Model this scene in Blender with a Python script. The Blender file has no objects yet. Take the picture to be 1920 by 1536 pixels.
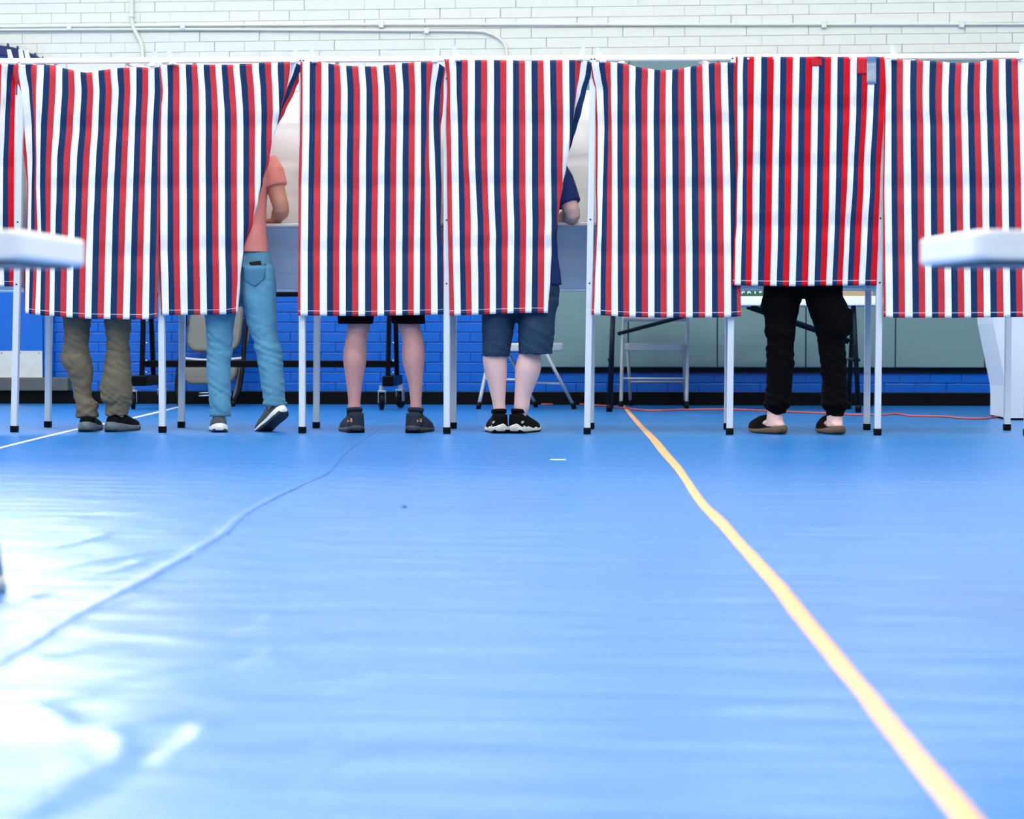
import bpy, bmesh, math, random
from mathutils import Vector, Matrix, noise
from mathutils.bvhtree import BVHTree
random.seed(7)
PI = math.pi
scene = bpy.context.scene
COL = scene.collection

# ---------------------------------------------------------------- camera
FPX, CAMH, YAW, PITCH = 3450.0, 0.48, math.radians(3.9), math.atan((768 - 635) / 3450.0)
cam_d = bpy.data.cameras.new('camera')
cam = bpy.data.objects.new('camera', cam_d); COL.objects.link(cam)
cam.location = (0, 0, CAMH)
cam.rotation_euler = (PI / 2 - PITCH, 0, YAW)
cam_d.sensor_width = 36.0
cam_d.lens = 36.0 * FPX / 1920
cam_d.clip_start = 0.05
cam_d.clip_end = 100
cam_d.dof.use_dof = True
cam_d.dof.focus_distance = 9.35
cam_d.dof.aperture_fstop = 3.6
scene.camera = cam

# ---------------------------------------------------------------- exposure, world, lights
scene.view_settings.view_transform = 'Standard'
scene.view_settings.look = 'None'
scene.view_settings.gamma = 1.0
scene.view_settings.use_curve_mapping = False
scene.view_settings.exposure = 0.0
scene.cycles.max_bounces = 8
scene.cycles.use_denoising = True
scene.cycles.sample_clamp_indirect = 6.0
world = bpy.data.worlds.new('world'); scene.world = world
world.use_nodes = True
bg = world.node_tree.nodes['Background']
bg.inputs['Color'].default_value = (1.0, 0.99, 0.92, 1)
bg.inputs['Strength'].default_value = 0.42

LAMP_W = 60.0
CEIL_Z = 6.2
LAMPS = [(x, y) for y in (-1.0, 1.5, 4.0, 6.5, 9.0) for x in (-6.0, -3.0, 0.0, 3.0, 6.0)]
for lx, ly in LAMPS:
    ld = bpy.data.lights.new('gym_light', 'AREA')
    ld.shape = 'RECTANGLE'; ld.size = 1.3; ld.size_y = 0.55
    ld.energy = LAMP_W
    ld.color = (1.0, 0.99, 0.92)
    lo = bpy.data.objects.new('gym_light', ld); COL.objects.link(lo)
    lo.location = (lx, ly, CEIL_Z - 0.16)

# ---------------------------------------------------------------- pixel helpers (measuring the photograph into the place)
ROT = Matrix.Rotation(YAW, 3, 'Z') @ Matrix.Rotation(PI / 2 - PITCH, 3, 'X')
CAMP = Vector((0, 0, CAMH))
def ray(px, py):
    return ROT @ Vector(((px - 960) / FPX, -(py - 768) / FPX, -1.0))
def P(px, py, Y):
    r = ray(px, py); return CAMP + r * (Y / r.y)
def F(px, py, z=0.0):
    r = ray(px, py); return CAMP + r * ((z - CAMH) / r.z)
YF, YB, YW = 9.24, 9.77, 13.35      # booth fronts, booth backs, rear wall

# ---------------------------------------------------------------- materials
def lin(c):
    def g(v):
        v /= 255.0
        return v / 12.92 if v <= 0.04045 else ((v + 0.055) / 1.055) ** 2.4
    return (g(c[0]), g(c[1]), g(c[2]), 1.0)
MATS = {}
def mat(name, rgb, rough=0.6, metal=0.0, var=0.0, scale=30.0, bump=0.0, bscale=200.0, spec=0.5, coat=0.0):
    if name in MATS: return MATS[name]
    m = bpy.data.materials.new(name); m.use_nodes = True
    nt = m.node_tree; b = nt.nodes['Principled BSDF']
    c = lin(rgb)
    b.inputs['Roughness'].default_value = rough
    b.inputs['Metallic'].default_value = metal
    b.inputs['Specular IOR Level'].default_value = spec
    b.inputs['Coat Weight'].default_value = coat
    tc = nt.nodes.new('ShaderNodeTexCoord')
    if var > 0:
        n = nt.nodes.new('ShaderNodeTexNoise'); n.inputs['Scale'].default_value = scale
        n.inputs['Detail'].default_value = 5
        nt.links.new(tc.outputs['Object'], n.inputs['Vector'])
        mx = nt.nodes.new('ShaderNodeMix'); mx.data_type = 'RGBA'
        mx.inputs[6].default_value = tuple(v * (1 - var) for v in c[:3]) + (1,)
        mx.inputs[7].default_value = tuple(min(1, v * (1 + var)) for v in c[:3]) + (1,)
        nt.links.new(n.outputs['Fac'], mx.inputs[0])
        nt.links.new(mx.outputs[2], b.inputs['Base Color'])
    else:
        b.inputs['Base Color'].default_value = c
    if bump > 0:
        n2 = nt.nodes.new('ShaderNodeTexNoise'); n2.inputs['Scale'].default_value = bscale
        n2.inputs['Detail'].default_value = 3
        nt.links.new(tc.outputs['Object'], n2.inputs['Vector'])
        bp = nt.nodes.new('ShaderNodeBump'); bp.inputs['Strength'].default_value = bump
        bp.inputs['Distance'].default_value = 0.004
        nt.links.new(n2.outputs['Fac'], bp.inputs['Height'])
        nt.links.new(bp.outputs['Normal'], b.inputs['Normal'])
    MATS[name] = m
    return m

M_white_paint = mat('white_brick_paint', (222, 223, 213), 0.5, var=0.03, scale=3, bump=0.25, bscale=60)
M_blue_paint = mat('blue_brick_paint', (0, 92, 188), 0.28, var=0.12, scale=12, bump=0.35, bscale=50)
M_black_rubber = mat('black_rubber', (7, 9, 12), 0.45, spec=0.12)
M_base_black = mat('black_base', (5, 8, 12), 0.45, spec=0.12, var=0.2, scale=9)
M_pad = mat('grey_vinyl_pad', (104, 133, 136), 0.55, var=0.05, scale=40, bump=0.15, bscale=300)
M_concrete = mat('dark_concrete', (84, 88, 88), 0.8, var=0.35, scale=9, bump=0.4, bscale=40)
M_alu = mat('brushed_aluminium', (226, 232, 236), 0.42, metal=0.4, var=0.05, scale=60)
M_rail = mat('white_aluminium', (240, 243, 247), 0.4, metal=0.15)
M_edge = mat('grey_shelf_edge', (128, 134, 150), 0.5, metal=0.2)
M_cloth = mat('white_nylon', (240, 240, 238), 0.75, var=0.02, scale=8, bump=0.12, bscale=30)
M_plastic = mat('white_plastic', (240, 242, 242), 0.35)
M_table = mat('white_table_plastic', (246, 247, 243), 0.38, bump=0.06, bscale=400)
M_dark_steel = mat('dark_steel', (18, 28, 38), 0.35, spec=0.12, metal=0.4)
M_black_steel = mat('black_steel', (4, 5, 8), 0.4, spec=0.12, metal=0.2)
M_chrome = mat('zinc_plate', (190, 200, 205), 0.3, metal=0.85)
M_beige_steel = mat('grey_chair_steel', (196, 198, 196), 0.4, metal=0.1, var=0.04)
M_grey_seat = mat('grey_chair_seat', (192, 194, 190), 0.45, metal=0.1)
M_taupe = mat('taupe_vinyl', (92, 92, 88), 0.5, var=0.08, scale=14)
M_door = mat('blue_door_paint', (0, 96, 190), 0.35, var=0.05, scale=4)
M_kick = mat('worn_steel_plate', (214, 214, 206), 0.45, metal=0.25, var=0.2, scale=11)
M_skin = mat('skin', (214, 150, 122), 0.55, var=0.06, scale=35)
M_skin_pale = mat('pale_skin', (226, 186, 178), 0.55, var=0.05, scale=30)
M_skin_leg = mat('flushed_skin', (196, 142, 136), 0.55, var=0.12, scale=45)
M_hair_brown = mat('brown_hair', (70, 48, 34), 0.6, var=0.3, scale=80, bump=0.5, bscale=120)
M_hair_grey = mat('grey_hair', (150, 148, 146), 0.6, var=0.2, scale=80, bump=0.5, bscale=120)
M_hair_black = mat('black_hair', (24, 20, 18), 0.6, var=0.2, scale=80, bump=0.5, bscale=120)
M_eye = mat('eye', (240, 240, 240), 0.15)
M_khaki = mat('khaki_cotton', (104, 96, 78), 0.9, var=0.14, scale=14, bump=0.3, bscale=260)
M_jeans = mat('light_denim', (88, 146, 172), 0.9, var=0.22, scale=12, bump=0.35, bscale=300)
M_jeans_dark = mat('denim_pocket', (66, 122, 150), 0.9, var=0.2, scale=14, bump=0.35, bscale=300)
M_denim_short = mat('mid_denim', (24, 54, 80), 0.9, var=0.25, scale=10, bump=0.35, bscale=300)
M_black_cloth = mat('black_cotton', (3, 3, 5), 0.95, spec=0.12, var=0.15, scale=20)
M_salmon = mat('salmon_jersey', (230, 140, 128), 0.9, var=0.07, scale=90, bump=0.2, bscale=320)
M_royal = mat('royal_blue_jersey', (4, 38, 100), 0.9, var=0.1, scale=40, bump=0.2, bscale=320)
M_olive = mat('olive_jersey', (86, 90, 72), 0.9, var=0.1)
M_greytee = mat('grey_jersey', (126, 130, 136), 0.9, var=0.1)
M_blacktee = mat('charcoal_jersey', (40, 42, 46), 0.9, var=0.1)
M_shoe_black = mat('black_knit', (7, 8, 10), 0.8, spec=0.12, var=0.3, scale=120, bump=0.5, bscale=200)
M_shoe_navy = mat('navy_knit', (40, 48, 62), 0.8, spec=0.12, var=0.25, scale=120, bump=0.5, bscale=200)
M_shoe_olive = mat('charcoal_mesh', (64, 72, 72), 0.7, var=0.2, scale=120, bump=0.4, bscale=200)
M_sole_grey = mat('grey_foam', (92, 102, 108), 0.6, var=0.1)
M_sole_white = mat('white_foam', (232, 234, 232), 0.55)
M_sole_navy = mat('dark_navy_foam', (44, 48, 56), 0.6, var=0.1)
M_sole_cream = mat('cream_foam', (206, 206, 190), 0.6, var=0.06)
M_sole_cork = mat('cork_footbed', (100, 82, 60), 0.85, var=0.25, scale=70, bump=0.4, bscale=150)
M_felt = mat('dark_brown_felt', (20, 15, 14), 0.95, spec=.1, var=0.25, scale=60)
M_sock = mat('black_sock', (5, 6, 8), 0.95, spec=0.12)
M_orange_logo = mat('orange_print', (214, 134, 90), 0.6)
M_grey_logo = mat('silver_print', (190, 192, 184), 0.5)
M_phone = mat('black_glass', (16, 14, 14), 0.2)
M_tape = mat('orange_tape', (255, 180, 116), 0.34, var=0.05, scale=8, spec=1.0)
M_line = mat('pale_floor_line', (226, 222, 224), 0.45)
M_cord = mat('salmon_cord', (214, 92, 84), 0.5)
M_red_tape = mat('red_tape', (214, 16, 34), 0.45)
M_silver_tape = mat('silver_duct_tape', (168, 182, 198), 0.35, metal=0.5, bump=0.6, bscale=40)
M_green = mat('green_card', (10, 84, 62), 0.6)
M_card = mat('brown_card', (160, 140, 104), 0.8, var=0.15)
M_banner = mat('blue_banner_vinyl', (0, 74, 158), 0.5, var=0.1, scale=3)
M_banner_dark = mat('navy_banner_trim', (4, 26, 84), 0.6)
M_ceiling = mat('white_ceiling', (236, 238, 238), 0.8)
M_fixture = mat('fixture_metal', (225, 228, 230), 0.5)
M_white_sheet = mat('white_sheet', (222, 230, 238), 0.7, bump=0.1, bscale=20)

def lamp_mat(name, rgb, s):
    m = bpy.data.materials.new(name); m.use_nodes = True
    b = m.node_tree.nodes['Principled BSDF']
    b.inputs['Base Color'].default_value = lin(rgb)
    b.inputs['Emission Color'].default_value = lin(rgb)
    b.inputs['Emission Strength'].default_value = s
    return m
M_diffuser = lamp_mat('lit_diffuser', (250, 252, 255), 5.0)
M_daylight = lamp_mat('daylit_pane', (250, 252, 250), 20.0)
M_sheen_glow = lamp_mat('added_sheen_pane', (250, 252, 250), 6.0)  # glow for the added windows that give the floor its sheen

def stripe_mat(name, red, navy, white):
    m = bpy.data.materials.new(name); m.use_nodes = True
    nt = m.node_tree; L = nt.links; b = nt.nodes['Principled BSDF']
    uv = nt.nodes.new('ShaderNodeUVMap'); uv.uv_map = 'UVMap'
    sp = nt.nodes.new('ShaderNodeSeparateXYZ'); L.new(uv.outputs['UV'], sp.inputs[0])
    def math_(op, a, v=None, link=None):
        n = nt.nodes.new('ShaderNodeMath'); n.operation = op
        L.new(a, n.inputs[0])
        if v is not None: n.inputs[1].default_value = v
        if link is not None: L.new(link, n.inputs[1])
        return n.outputs[0]
    u = math_('MULTIPLY', sp.outputs[0], 30.0)
    u = math_('ADD', u, 30.0)
    u = math_('MODULO', u, 3.0)
    u = math_('DIVIDE', u, 3.0)
    r = nt.nodes.new('ShaderNodeValToRGB'); cr = r.color_ramp; cr.interpolation = 'CONSTANT'
    cr.elements[0].position = 0; cr.elements[0].color = lin(navy)
    cr.elements[1].position = 1 / 3 - .006; cr.elements[1].color = lin(red)
    e = cr.elements.new(2 / 3 - .012); e.color = lin(white)
    L.new(u, r.inputs[0])
    # woven speckle
    tc = nt.nodes.new('ShaderNodeTexCoord')
    n = nt.nodes.new('ShaderNodeTexNoise'); n.inputs['Scale'].default_value = 260; n.inputs['Detail'].default_value = 2
    L.new(tc.outputs['Object'], n.inputs['Vector'])
    mr = nt.nodes.new('ShaderNodeMapRange'); mr.inputs[1].default_value = .3; mr.inputs[2].default_value = .7
    mr.inputs[3].default_value = .88; mr.inputs[4].default_value = 1.08
    L.new(n.outputs['Fac'], mr.inputs[0])
    mul = nt.nodes.new('ShaderNodeMix'); mul.data_type = 'RGBA'; mul.blend_type = 'MULTIPLY'
    mul.inputs[0].default_value = 1.0
    L.new(r.outputs[0], mul.inputs[6]); L.new(mr.outputs[0], mul.inputs[7])
    # stitched hem: dashed thread 2 cm above the lower edge (uv.y is metres from the lower edge)
    d = math_('SUBTRACT', sp.outputs[1], 0.024)
    d = math_('ABSOLUTE', d)
    d = math_('LESS_THAN', d, 0.0014)
    mx = nt.nodes.new('ShaderNodeMix'); mx.data_type = 'RGBA'
    d2 = math_('MULTIPLY', d, 0.6)
    L.new(d2, mx.inputs[0]); L.new(mul.outputs[2], mx.inputs[6]); mx.inputs[7].default_value = lin((235, 235, 240))
    L.new(mx.outputs[2], b.inputs['Base Color'])
    b.inputs['Roughness'].default_value = 0.85
    b.inputs['Specular IOR Level'].default_value = 0.25
    bp = nt.nodes.new('ShaderNodeBump'); bp.inputs['Strength'].default_value = .15; bp.inputs['Distance'].default_value = .002
    L.new(n.outputs['Fac'], bp.inputs['Height']); L.new(bp.outputs['Normal'], b.inputs['Normal'])
    return m
M_faded = stripe_mat('faded_striped_canvas', (202, 50, 60), (9, 50, 90), (247, 244, 236))
M_bright = stripe_mat('bright_striped_canvas', (212, 0, 24), (5, 50, 92), (242, 238, 228))

def floor_mat():
    m = bpy.data.materials.new('blue_vinyl_tarp'); m.use_nodes = True
    nt = m.node_tree; L = nt.links; b = nt.nodes['Principled BSDF']
    tc = nt.nodes.new('ShaderNodeTexCoord')
    n = nt.nodes.new('ShaderNodeTexNoise'); n.inputs['Scale'].default_value = 1.5; n.inputs['Detail'].default_value = 6
    L.new(tc.outputs['Object'], n.inputs['Vector'])
    mx = nt.nodes.new('ShaderNodeMix'); mx.data_type = 'RGBA'
    mx.inputs[6].default_value = lin((0, 98, 168)); mx.inputs[7].default_value = lin((8, 112, 184))
    L.new(n.outputs['Fac'], mx.inputs[0]); L.new(mx.outputs[2], b.inputs['Base Color'])
    b.inputs['Roughness'].default_value = 0.36
    b.inputs['Coat Weight'].default_value = 0.0; b.inputs['Coat Roughness'].default_value = 0.14
    b.inputs['Specular IOR Level'].default_value = 0.8
    # fine creases running mostly across the sheet
    mp = nt.nodes.new('ShaderNodeMapping'); mp.inputs['Scale'].default_value = (0.7, 5.0, 1.0)
    L.new(tc.outputs['Object'], mp.inputs['Vector'])
    n1 = nt.nodes.new('ShaderNodeTexNoise'); n1.inputs['Scale'].default_value = 2.2; n1.inputs['Detail'].default_value = 4
    n1.inputs['Distortion'].default_value = 0.8
    L.new(mp.outputs[0], n1.inputs['Vector'])
    n2 = nt.nodes.new('ShaderNodeTexNoise'); n2.inputs['Scale'].default_value = 45; n2.inputs['Detail'].default_value = 3
    L.new(tc.outputs['Object'], n2.inputs['Vector'])
    b1 = nt.nodes.new('ShaderNodeBump'); b1.inputs['Strength'].default_value = .5; b1.inputs['Distance'].default_value = .02
    L.new(n1.outputs['Fac'], b1.inputs['Height'])
    b2 = nt.nodes.new('ShaderNodeBump'); b2.inputs['Strength'].default_value = .12; b2.inputs['Distance'].default_value = .004
    L.new(n2.outputs['Fac'], b2.inputs['Height']); L.new(b1.outputs['Normal'], b2.inputs['Normal'])
    L.new(b2.outputs['Normal'], b.inputs['Normal'])
    return m
M_floor = floor_mat()

# ---------------------------------------------------------------- object helpers
def base_of(parent):
    v = Vector((0, 0, 0))
    while parent is not None:
        v += parent.location; parent = parent.parent
    return v
def link(name, me, m, parent=None, loc=None, local=False):
    o = bpy.data.objects.new(name, me); COL.objects.link(o)
    if m is not None:
        me.materials.clear(); me.materials.append(m)
    if local:
        if loc is not None: o.location = loc
    else:
        off = base_of(parent)
        if parent is None and loc is not None: off = Vector(loc); o.location = off
        if off.length > 0: me.transform(Matrix.Translation(-off))
    if parent is not None: o.parent = parent
    return o
def obj(name, bm, m, parent=None, loc=None, local=False, smooth=False):
    me = bpy.data.meshes.new(name)
    bmesh.ops.recalc_face_normals(bm, faces=bm.faces[:])
    bm.to_mesh(me); bm.free()
    if smooth:
        me.polygons.foreach_set('use_smooth', [True] * len(me.polygons))
    return link(name, me, m, parent, loc, local)
def tag(o, label, cat, group=None, kind=None):
    o['label'] = label; o['category'] = cat
    if group: o['group'] = group
    if kind: o['kind'] = kind
    return o
def thing(name, label, cat, loc, group=None, rz=0.0):
    o = bpy.data.objects.new(name, None); COL.objects.link(o)
    o.empty_display_size = 0.1
    o.location = loc; o.rotation_euler = (0, 0, rz)
    return tag(o, label, cat, group)
def struct(o):
    o['kind'] = 'structure'; return o
B = bmesh.new
def box(bm, c, s, M=None, bev=0.0):
    t = bmesh.new()
    bmesh.ops.create_cube(t, size=1.0)
    for v in t.verts: v.co = Vector((v.co.x * s[0], v.co.y * s[1], v.co.z * s[2]))
    if bev > 0:
        bmesh.ops.bevel(t, geom=t.edges[:], offset=bev, segments=2, affect='EDGES', profile=0.5)
    T = Matrix.Translation(Vector(c)) @ (M.to_4x4() if M is not None else Matrix.Identity(4))
    t.transform(T)
    me = bpy.data.meshes.new('t'); t.to_mesh(me); t.free(); bm.from_mesh(me); bpy.data.meshes.remove(me)
def loft(bm, rings, closed=True, cap=True):
    R = [[bm.verts.new(p) for p in r] for r in rings]
    n = len(R[0])
    for a, b in zip(R[:-1], R[1:]):
        for i in range(n if closed else n - 1):
            j = (i + 1) % n
            try: bm.faces.new((a[i], a[j], b[j], b[i]))
            except ValueError: pass
    if cap and closed:
        bm.faces.new(R[0][::-1]); bm.faces.new(R[-1])
    return R
def ellipse(c, rx, ry, n=20, ax=Vector((1, 0, 0)), ay=Vector((0, 1, 0)), p=2.0):
    out = []
    for i in range(n):
        a = 2 * PI * i / n
        ca, sa = math.cos(a), math.sin(a)
        x = math.copysign(abs(ca) ** (2 / p), ca); y = math.copysign(abs(sa) ** (2 / p), sa)
        out.append(Vector(c) + ax * (rx * x) + ay * (ry * y))
    return out
def tube(bm, pts, r, n=10, rs=None, square=False):
    pts = [Vector(p) for p in pts]
    rings = []
    up = Vector((0, 0, 1))
    prev = None
    for i, p in enumerate(pts):
        d = (pts[min(i + 1, len(pts) - 1)] - pts[max(i - 1, 0)]).normalized()
        if prev is None:
            ref = Vector((0, 1, 0)) if abs(d.y) < .9 else Vector((1, 0, 0))
            ax = d.cross(ref).normalized()
        else:
            ax = (prev - d * prev.dot(d)).normalized()
        ay = d.cross(ax).normalized(); prev = ax
        rr = rs[i] if rs else r
        if square:
            rings.append([p + ax * sx * rr + ay * sy * rr for sx, sy in ((-1, -1), (1, -1), (1, 1), (-1, 1))])
        else:
            rings.append(ellipse(p, rr, rr, n, ax, ay))
    loft(bm, rings)
def bar(bm, a, b, w, d=None):
    """square-section bar between two points, sides facing x and y where it stands upright"""
    a, b = Vector(a), Vector(b); d = d or w
    z = (b - a).normalized()
    ref = Vector((0, 1, 0)) if abs(z.y) < .9 else Vector((0, 0, 1))
    x = ref.cross(z).normalized(); y = z.cross(x)
    M = Matrix((x, y, z)).transposed()
    box(bm, (a + b) / 2, (w, d, (b - a).length), M, bev=min(w, d) * .12)
def smooth_path(pts, k=6):
    pts = [Vector(p) for p in pts]; out = []
    for i in range(len(pts) - 1):
        p0, p1, p2, p3 = pts[max(i - 1, 0)], pts[i], pts[i + 1], pts[min(i + 2, len(pts) - 1)]
        for j in range(k):
            t = j / k
            out.append(0.5 * ((2 * p1) + (p2 - p0) * t + (2 * p0 - 5 * p1 + 4 * p2 - p3) * t * t + (3 * p1 - p0 - 3 * p2 + p3) * t ** 3))
    out.append(pts[-1]); return out
def grid(bm, f, nu, nv):
    V = [[bm.verts.new(f(i / nu, j / nv)) for i in range(nu + 1)] for j in range(nv + 1)]
    for j in range(nv):
        for i in range(nu):
            bm.faces.new((V[j][i], V[j][i + 1], V[j + 1][i + 1], V[j + 1][i]))
    return V
def solidify(o, t, off=0.0):
    m = o.modifiers.new('solid', 'SOLIDIFY'); m.thickness = t; m.offset = off
    return o

# ---------------------------------------------------------------- floor: blue vinyl sheet with real ripples, raised seam
SEAM = [F(*p) for p in ((715, 800), (650, 845), (615, 885), (575, 905), (500, 942), (450, 972), (415, 1005), (330, 1055), (240, 1105), (150, 1150), (60, 1205), (-60, 1275), (-260, 1400))]
ARCS = [  # crescent wrinkles: pixel of middle, radius, start, sweep, height
    (505, 1168, .09, -.9, 1.8, .0016), (508, 1232, .08, -.9, 1.8, .0020), (372, 1392, .075, -1.0, 2.0, .0028), (400, 1300, .16, -1.6, 1.3, .0014),
    (985, 1232, .15, 2.2, 1.2, .0014), (945, 1305, .12, 2.0, 1.3, .0014), (1000, 1405, .12, 2.2, 1.2, .0018), (130, 1490, .10, -1.2, 2.4, .0030),
    (200, 1450, .13, -1.0, 2.2, .0024), (90, 1400, .12, .3, 2.0, .0020), (60, 1120, .18, -1.2, 1.6, .0020), (565, 1118, .10, -.6, 1.5, .0010),
    (600, 1075, .12, -.6, 1.5, .0009), (935, 1490, .10, 2.1, 1.3, .0016), (250, 1060, .14, -1.2, 1.8, .0016), (180, 1010, .2, -1.3, 1.8, .0018)]
RIDGES = [  # long cross wrinkles: two pixels, height
    (1000, 985, 1330, 981, .0010), (1380, 1000, 1620, 1002, .0009), (1080, 1122, 1440, 1123, .0012), (1015, 1192, 1150, 1180, .0014), (1150, 1172, 1480, 1171, .0013),
    (1120, 1235, 1560, 1231, .0011), (1330, 1330, 1600, 1325, .0012), (1090, 1395, 1680, 1393, .0013), (1290, 1340, 1420, 1322, .0010), (1700, 1255, 1915, 1245, .0012),
    (1610, 1155, 1830, 1158, .0011), (1250, 895, 1560, 893, .0008), (1450, 870, 1800, 872, .0007), (1000, 930, 1250, 931, .0007), (40, 1080, 320, 1030, .0022),
    (20, 1180, 260, 1120, .0018), (100, 1290, 420, 1240, .0016), (60, 985, 260, 950, .0020), (20, 940, 200, 925, .0016), (250, 1130, 450, 1110, .0012),
    (40, 1240, 200, 1215, .0024), (20, 1330, 190, 1300, .0022), (420, 1180, 700, 1175, .0007)]
_arcs = [(F(a, b), r, s, w, h) for a, b, r, s, w, h in ARCS]
_ridges = [(F(a, b), F(c, d), h) for a, b, c, d, h in RIDGES]
def seg_dist(p, a, b):
    ab = b - a; t = max(0, min(1, (p - a).dot(ab) / ab.length_squared))
    return (p - a - ab * t).length, t
def floor_h(x, y):
    if y > 7.9 or y < 1.2 or abs(x) > 2.6: return 0.0
    p = Vector((x, y, 0)); h = 0.0
    k = min(1, (7.9 - y) / 1.5)
    for c, r, s, w, hh in _arcs:
        d = p - c
        if abs(d.x) > .45 or abs(d.y) > .6: continue
        q = d + Vector((r, 0, 0))
        q.y *= .55
        rad = q.length; an = math.atan2(q.y, q.x)
        da = (an - s - w / 2 + PI) % (2 * PI) - PI
        fall = max(0, 1 - (abs(da) / (w / 2)) ** 2)
        h += 2.8 * hh * fall * math.exp(-((rad - r) / .016) ** 2)
    for a, b, hh in _ridges:
        if y < min(a.y, b.y) - .12 or y > max(a.y, b.y) + .12: continue
        dd, t = seg_dist(p, a, b)
        h += hh * math.sin(PI * (0.02 + .96 * t)) ** .6 * math.exp(-(dd / .022) ** 2) * 2.4
    for a, b in zip(SEAM[:-1], SEAM[1:]):
        if y < min(a.y, b.y) - .1 or y > max(a.y, b.y) + .1: continue
        dd, t = seg_dist(p, a, b)
        if dd < .08:
            h = max(h, .0035 * k * math.exp(-(dd / .02) ** 2))
    h += .0012 * k * noise.noise(Vector((x * 1.2, y * 5.0, 3.1))) + .0006 * k * noise.noise(Vector((x * 6, y * 9, 1.7)))
    if x < -.2:
        h += .0030 * min(1, (-.2 - x) / .5) * k * noise.noise(Vector((x * 7 + y * 3, y * 8, 9.1)))
    return h
def build_floor():
    def axis(parts):
        out = []
        for a, b, st in parts:
            n = max(1, round((b - a) / st)); out += [a + (b - a) * i / n for i in range(n)]
        return out + [parts[-1][1]]
    xs = axis([(-9, -2.6, .8), (-2.6, -1.4, .06), (-1.4, 1.2, .0125), (1.2, 2.6, .06), (2.6, 9, .8)])
    ys = axis([(-3, 1.2, .6), (1.2, 1.7, .05), (1.7, 4.6, .0125), (4.6, 8.0, .03), (8.0, YW + .3, .4)])
    me = bpy.data.meshes.new('floor')
    nx, ny = len(xs), len(ys)
    verts = [(x, y, floor_h(x, y)) for y in ys for x in xs]
    faces = [(j * nx + i, j * nx + i + 1, (j + 1) * nx + i + 1, (j + 1) * nx + i) for j in range(ny - 1) for i in range(nx - 1)]
    me.from_pydata(verts, [], faces)
    me.polygons.foreach_set('use_smooth', [True] * len(me.polygons))
    return struct(link('floor', me, M_floor))
build_floor()

# ---------------------------------------------------------------- rear wall with brick courses
bm = B(); box(bm, (0, YW + .16, CEIL_Z / 2), (18.4, .3, CEIL_Z)); 
wall = obj('wall_back', bm, M_white_paint); struct(wall)
BLUE_TOP = 1.46
bm = B(); box(bm, (0, YW + .0085, BLUE_TOP / 2), (18.2, .005, BLUE_TOP))
blue_field = obj('blue_paint_band', bm, M_blue_paint, wall)
# bricks: alike pieces share two meshes
PITCH_Z, PITCH_X, JT = 0.0732, 0.2205, 0.006
def brick_mesh(name, m, relief, jt):
    w, h = PITCH_X - jt, PITCH_Z - jt
    bm = B(); e = min(.006, relief)
    z0, z1 = .006, -relief
    outer = [(-w / 2, z0, -h / 2), (w / 2, z0, -h / 2), (w / 2, z0, h / 2), (-w / 2, z0, h / 2)]
    o2 = [(x, z1 + e * .6, z) for x, _, z in outer]
    inn = [(x * (1 - 2 * e / w), z1, z * (1 - 2 * e / h)) for x, _, z in outer]
    loft(bm, [outer, o2, inn])
    me = bpy.data.meshes.new(name); bmesh.ops.recalc_face_normals(bm, faces=bm.faces[:]); bm.to_mesh(me); bm.free()
    me.materials.append(m); return me
BR_W = brick_mesh('white_brick', M_white_paint, .0006, .0026)
BR_B = brick_mesh('blue_brick', M_blue_paint, .0035, .006)
def wall_px(X, Z):
    v = ROT.transposed() @ (Vector((X, YW, Z)) - CAMP)
    return 960 + FPX * v.x / -v.z, 768 - FPX * v.y / -v.z
singles, rest = [], []
PAD_L = P(1011, 650, YW).x
rows = int((CEIL_Z - .05) / PITCH_Z)
for r in range(rows):
    z = .012 + (r + .5) * PITCH_Z
    if z < .10: continue
    off = (r % 2) * .5
    for c in range(-40, 40):
        x = (c + off) * PITCH_X + random.uniform(-.003, .003)
        px, py = wall_px(x, z)
        blue = z < BLUE_TOP
        if px < -60 and z < 2.35: continue
        seen = False
        if blue:
            if px < 86: continue
            if 540 < py < 745 and px < 1020: seen = True
            if 692 < py < 745 and px < 1980: seen = True
            if py < 690 and 1040 < px < 2015: continue          # wall pads hang here
        else:
            if 1040 < px < 2015 and z < 2.3: continue
            if -5 < py < 104 and -60 < px < 1980: seen = True
        (singles if seen else rest).append((x, z, blue, py, px))
# nearest to the picture's visible strips first: all blue, then the white ones lowest over the booths
singles.sort(key=lambda s: (not s[2], -s[3], s[4]))
rest += singles[300:]; singles = singles[:300]
for x, z, blue, _, _ in singles:
    o = bpy.data.objects.new('brick', BR_B if blue else BR_W); COL.objects.link(o)
    o.parent = wall; o.location = (x, YW + (random.uniform(-.001, .001) if blue else random.uniform(-.0005, .0003)), z)
    o.rotation_euler = (random.uniform(-.006, .006) * (1 if blue else .25), 0, random.uniform(-.003, .003) * (1 if blue else .25))
for blue in (True, False):
    bm = B(); src = BR_B if blue else BR_W
    for x, z, bl, _, _ in rest:
        if bl != blue: continue
        n0 = len(bm.verts); bm.from_mesh(src); bm.verts.ensure_lookup_table()
        for v in bm.verts[n0:]: v.co += Vector((x, YW, z))
    o = obj('brick_courses', bm, M_blue_paint if blue else M_white_paint, wall); o['kind'] = 'stuff'

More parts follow.
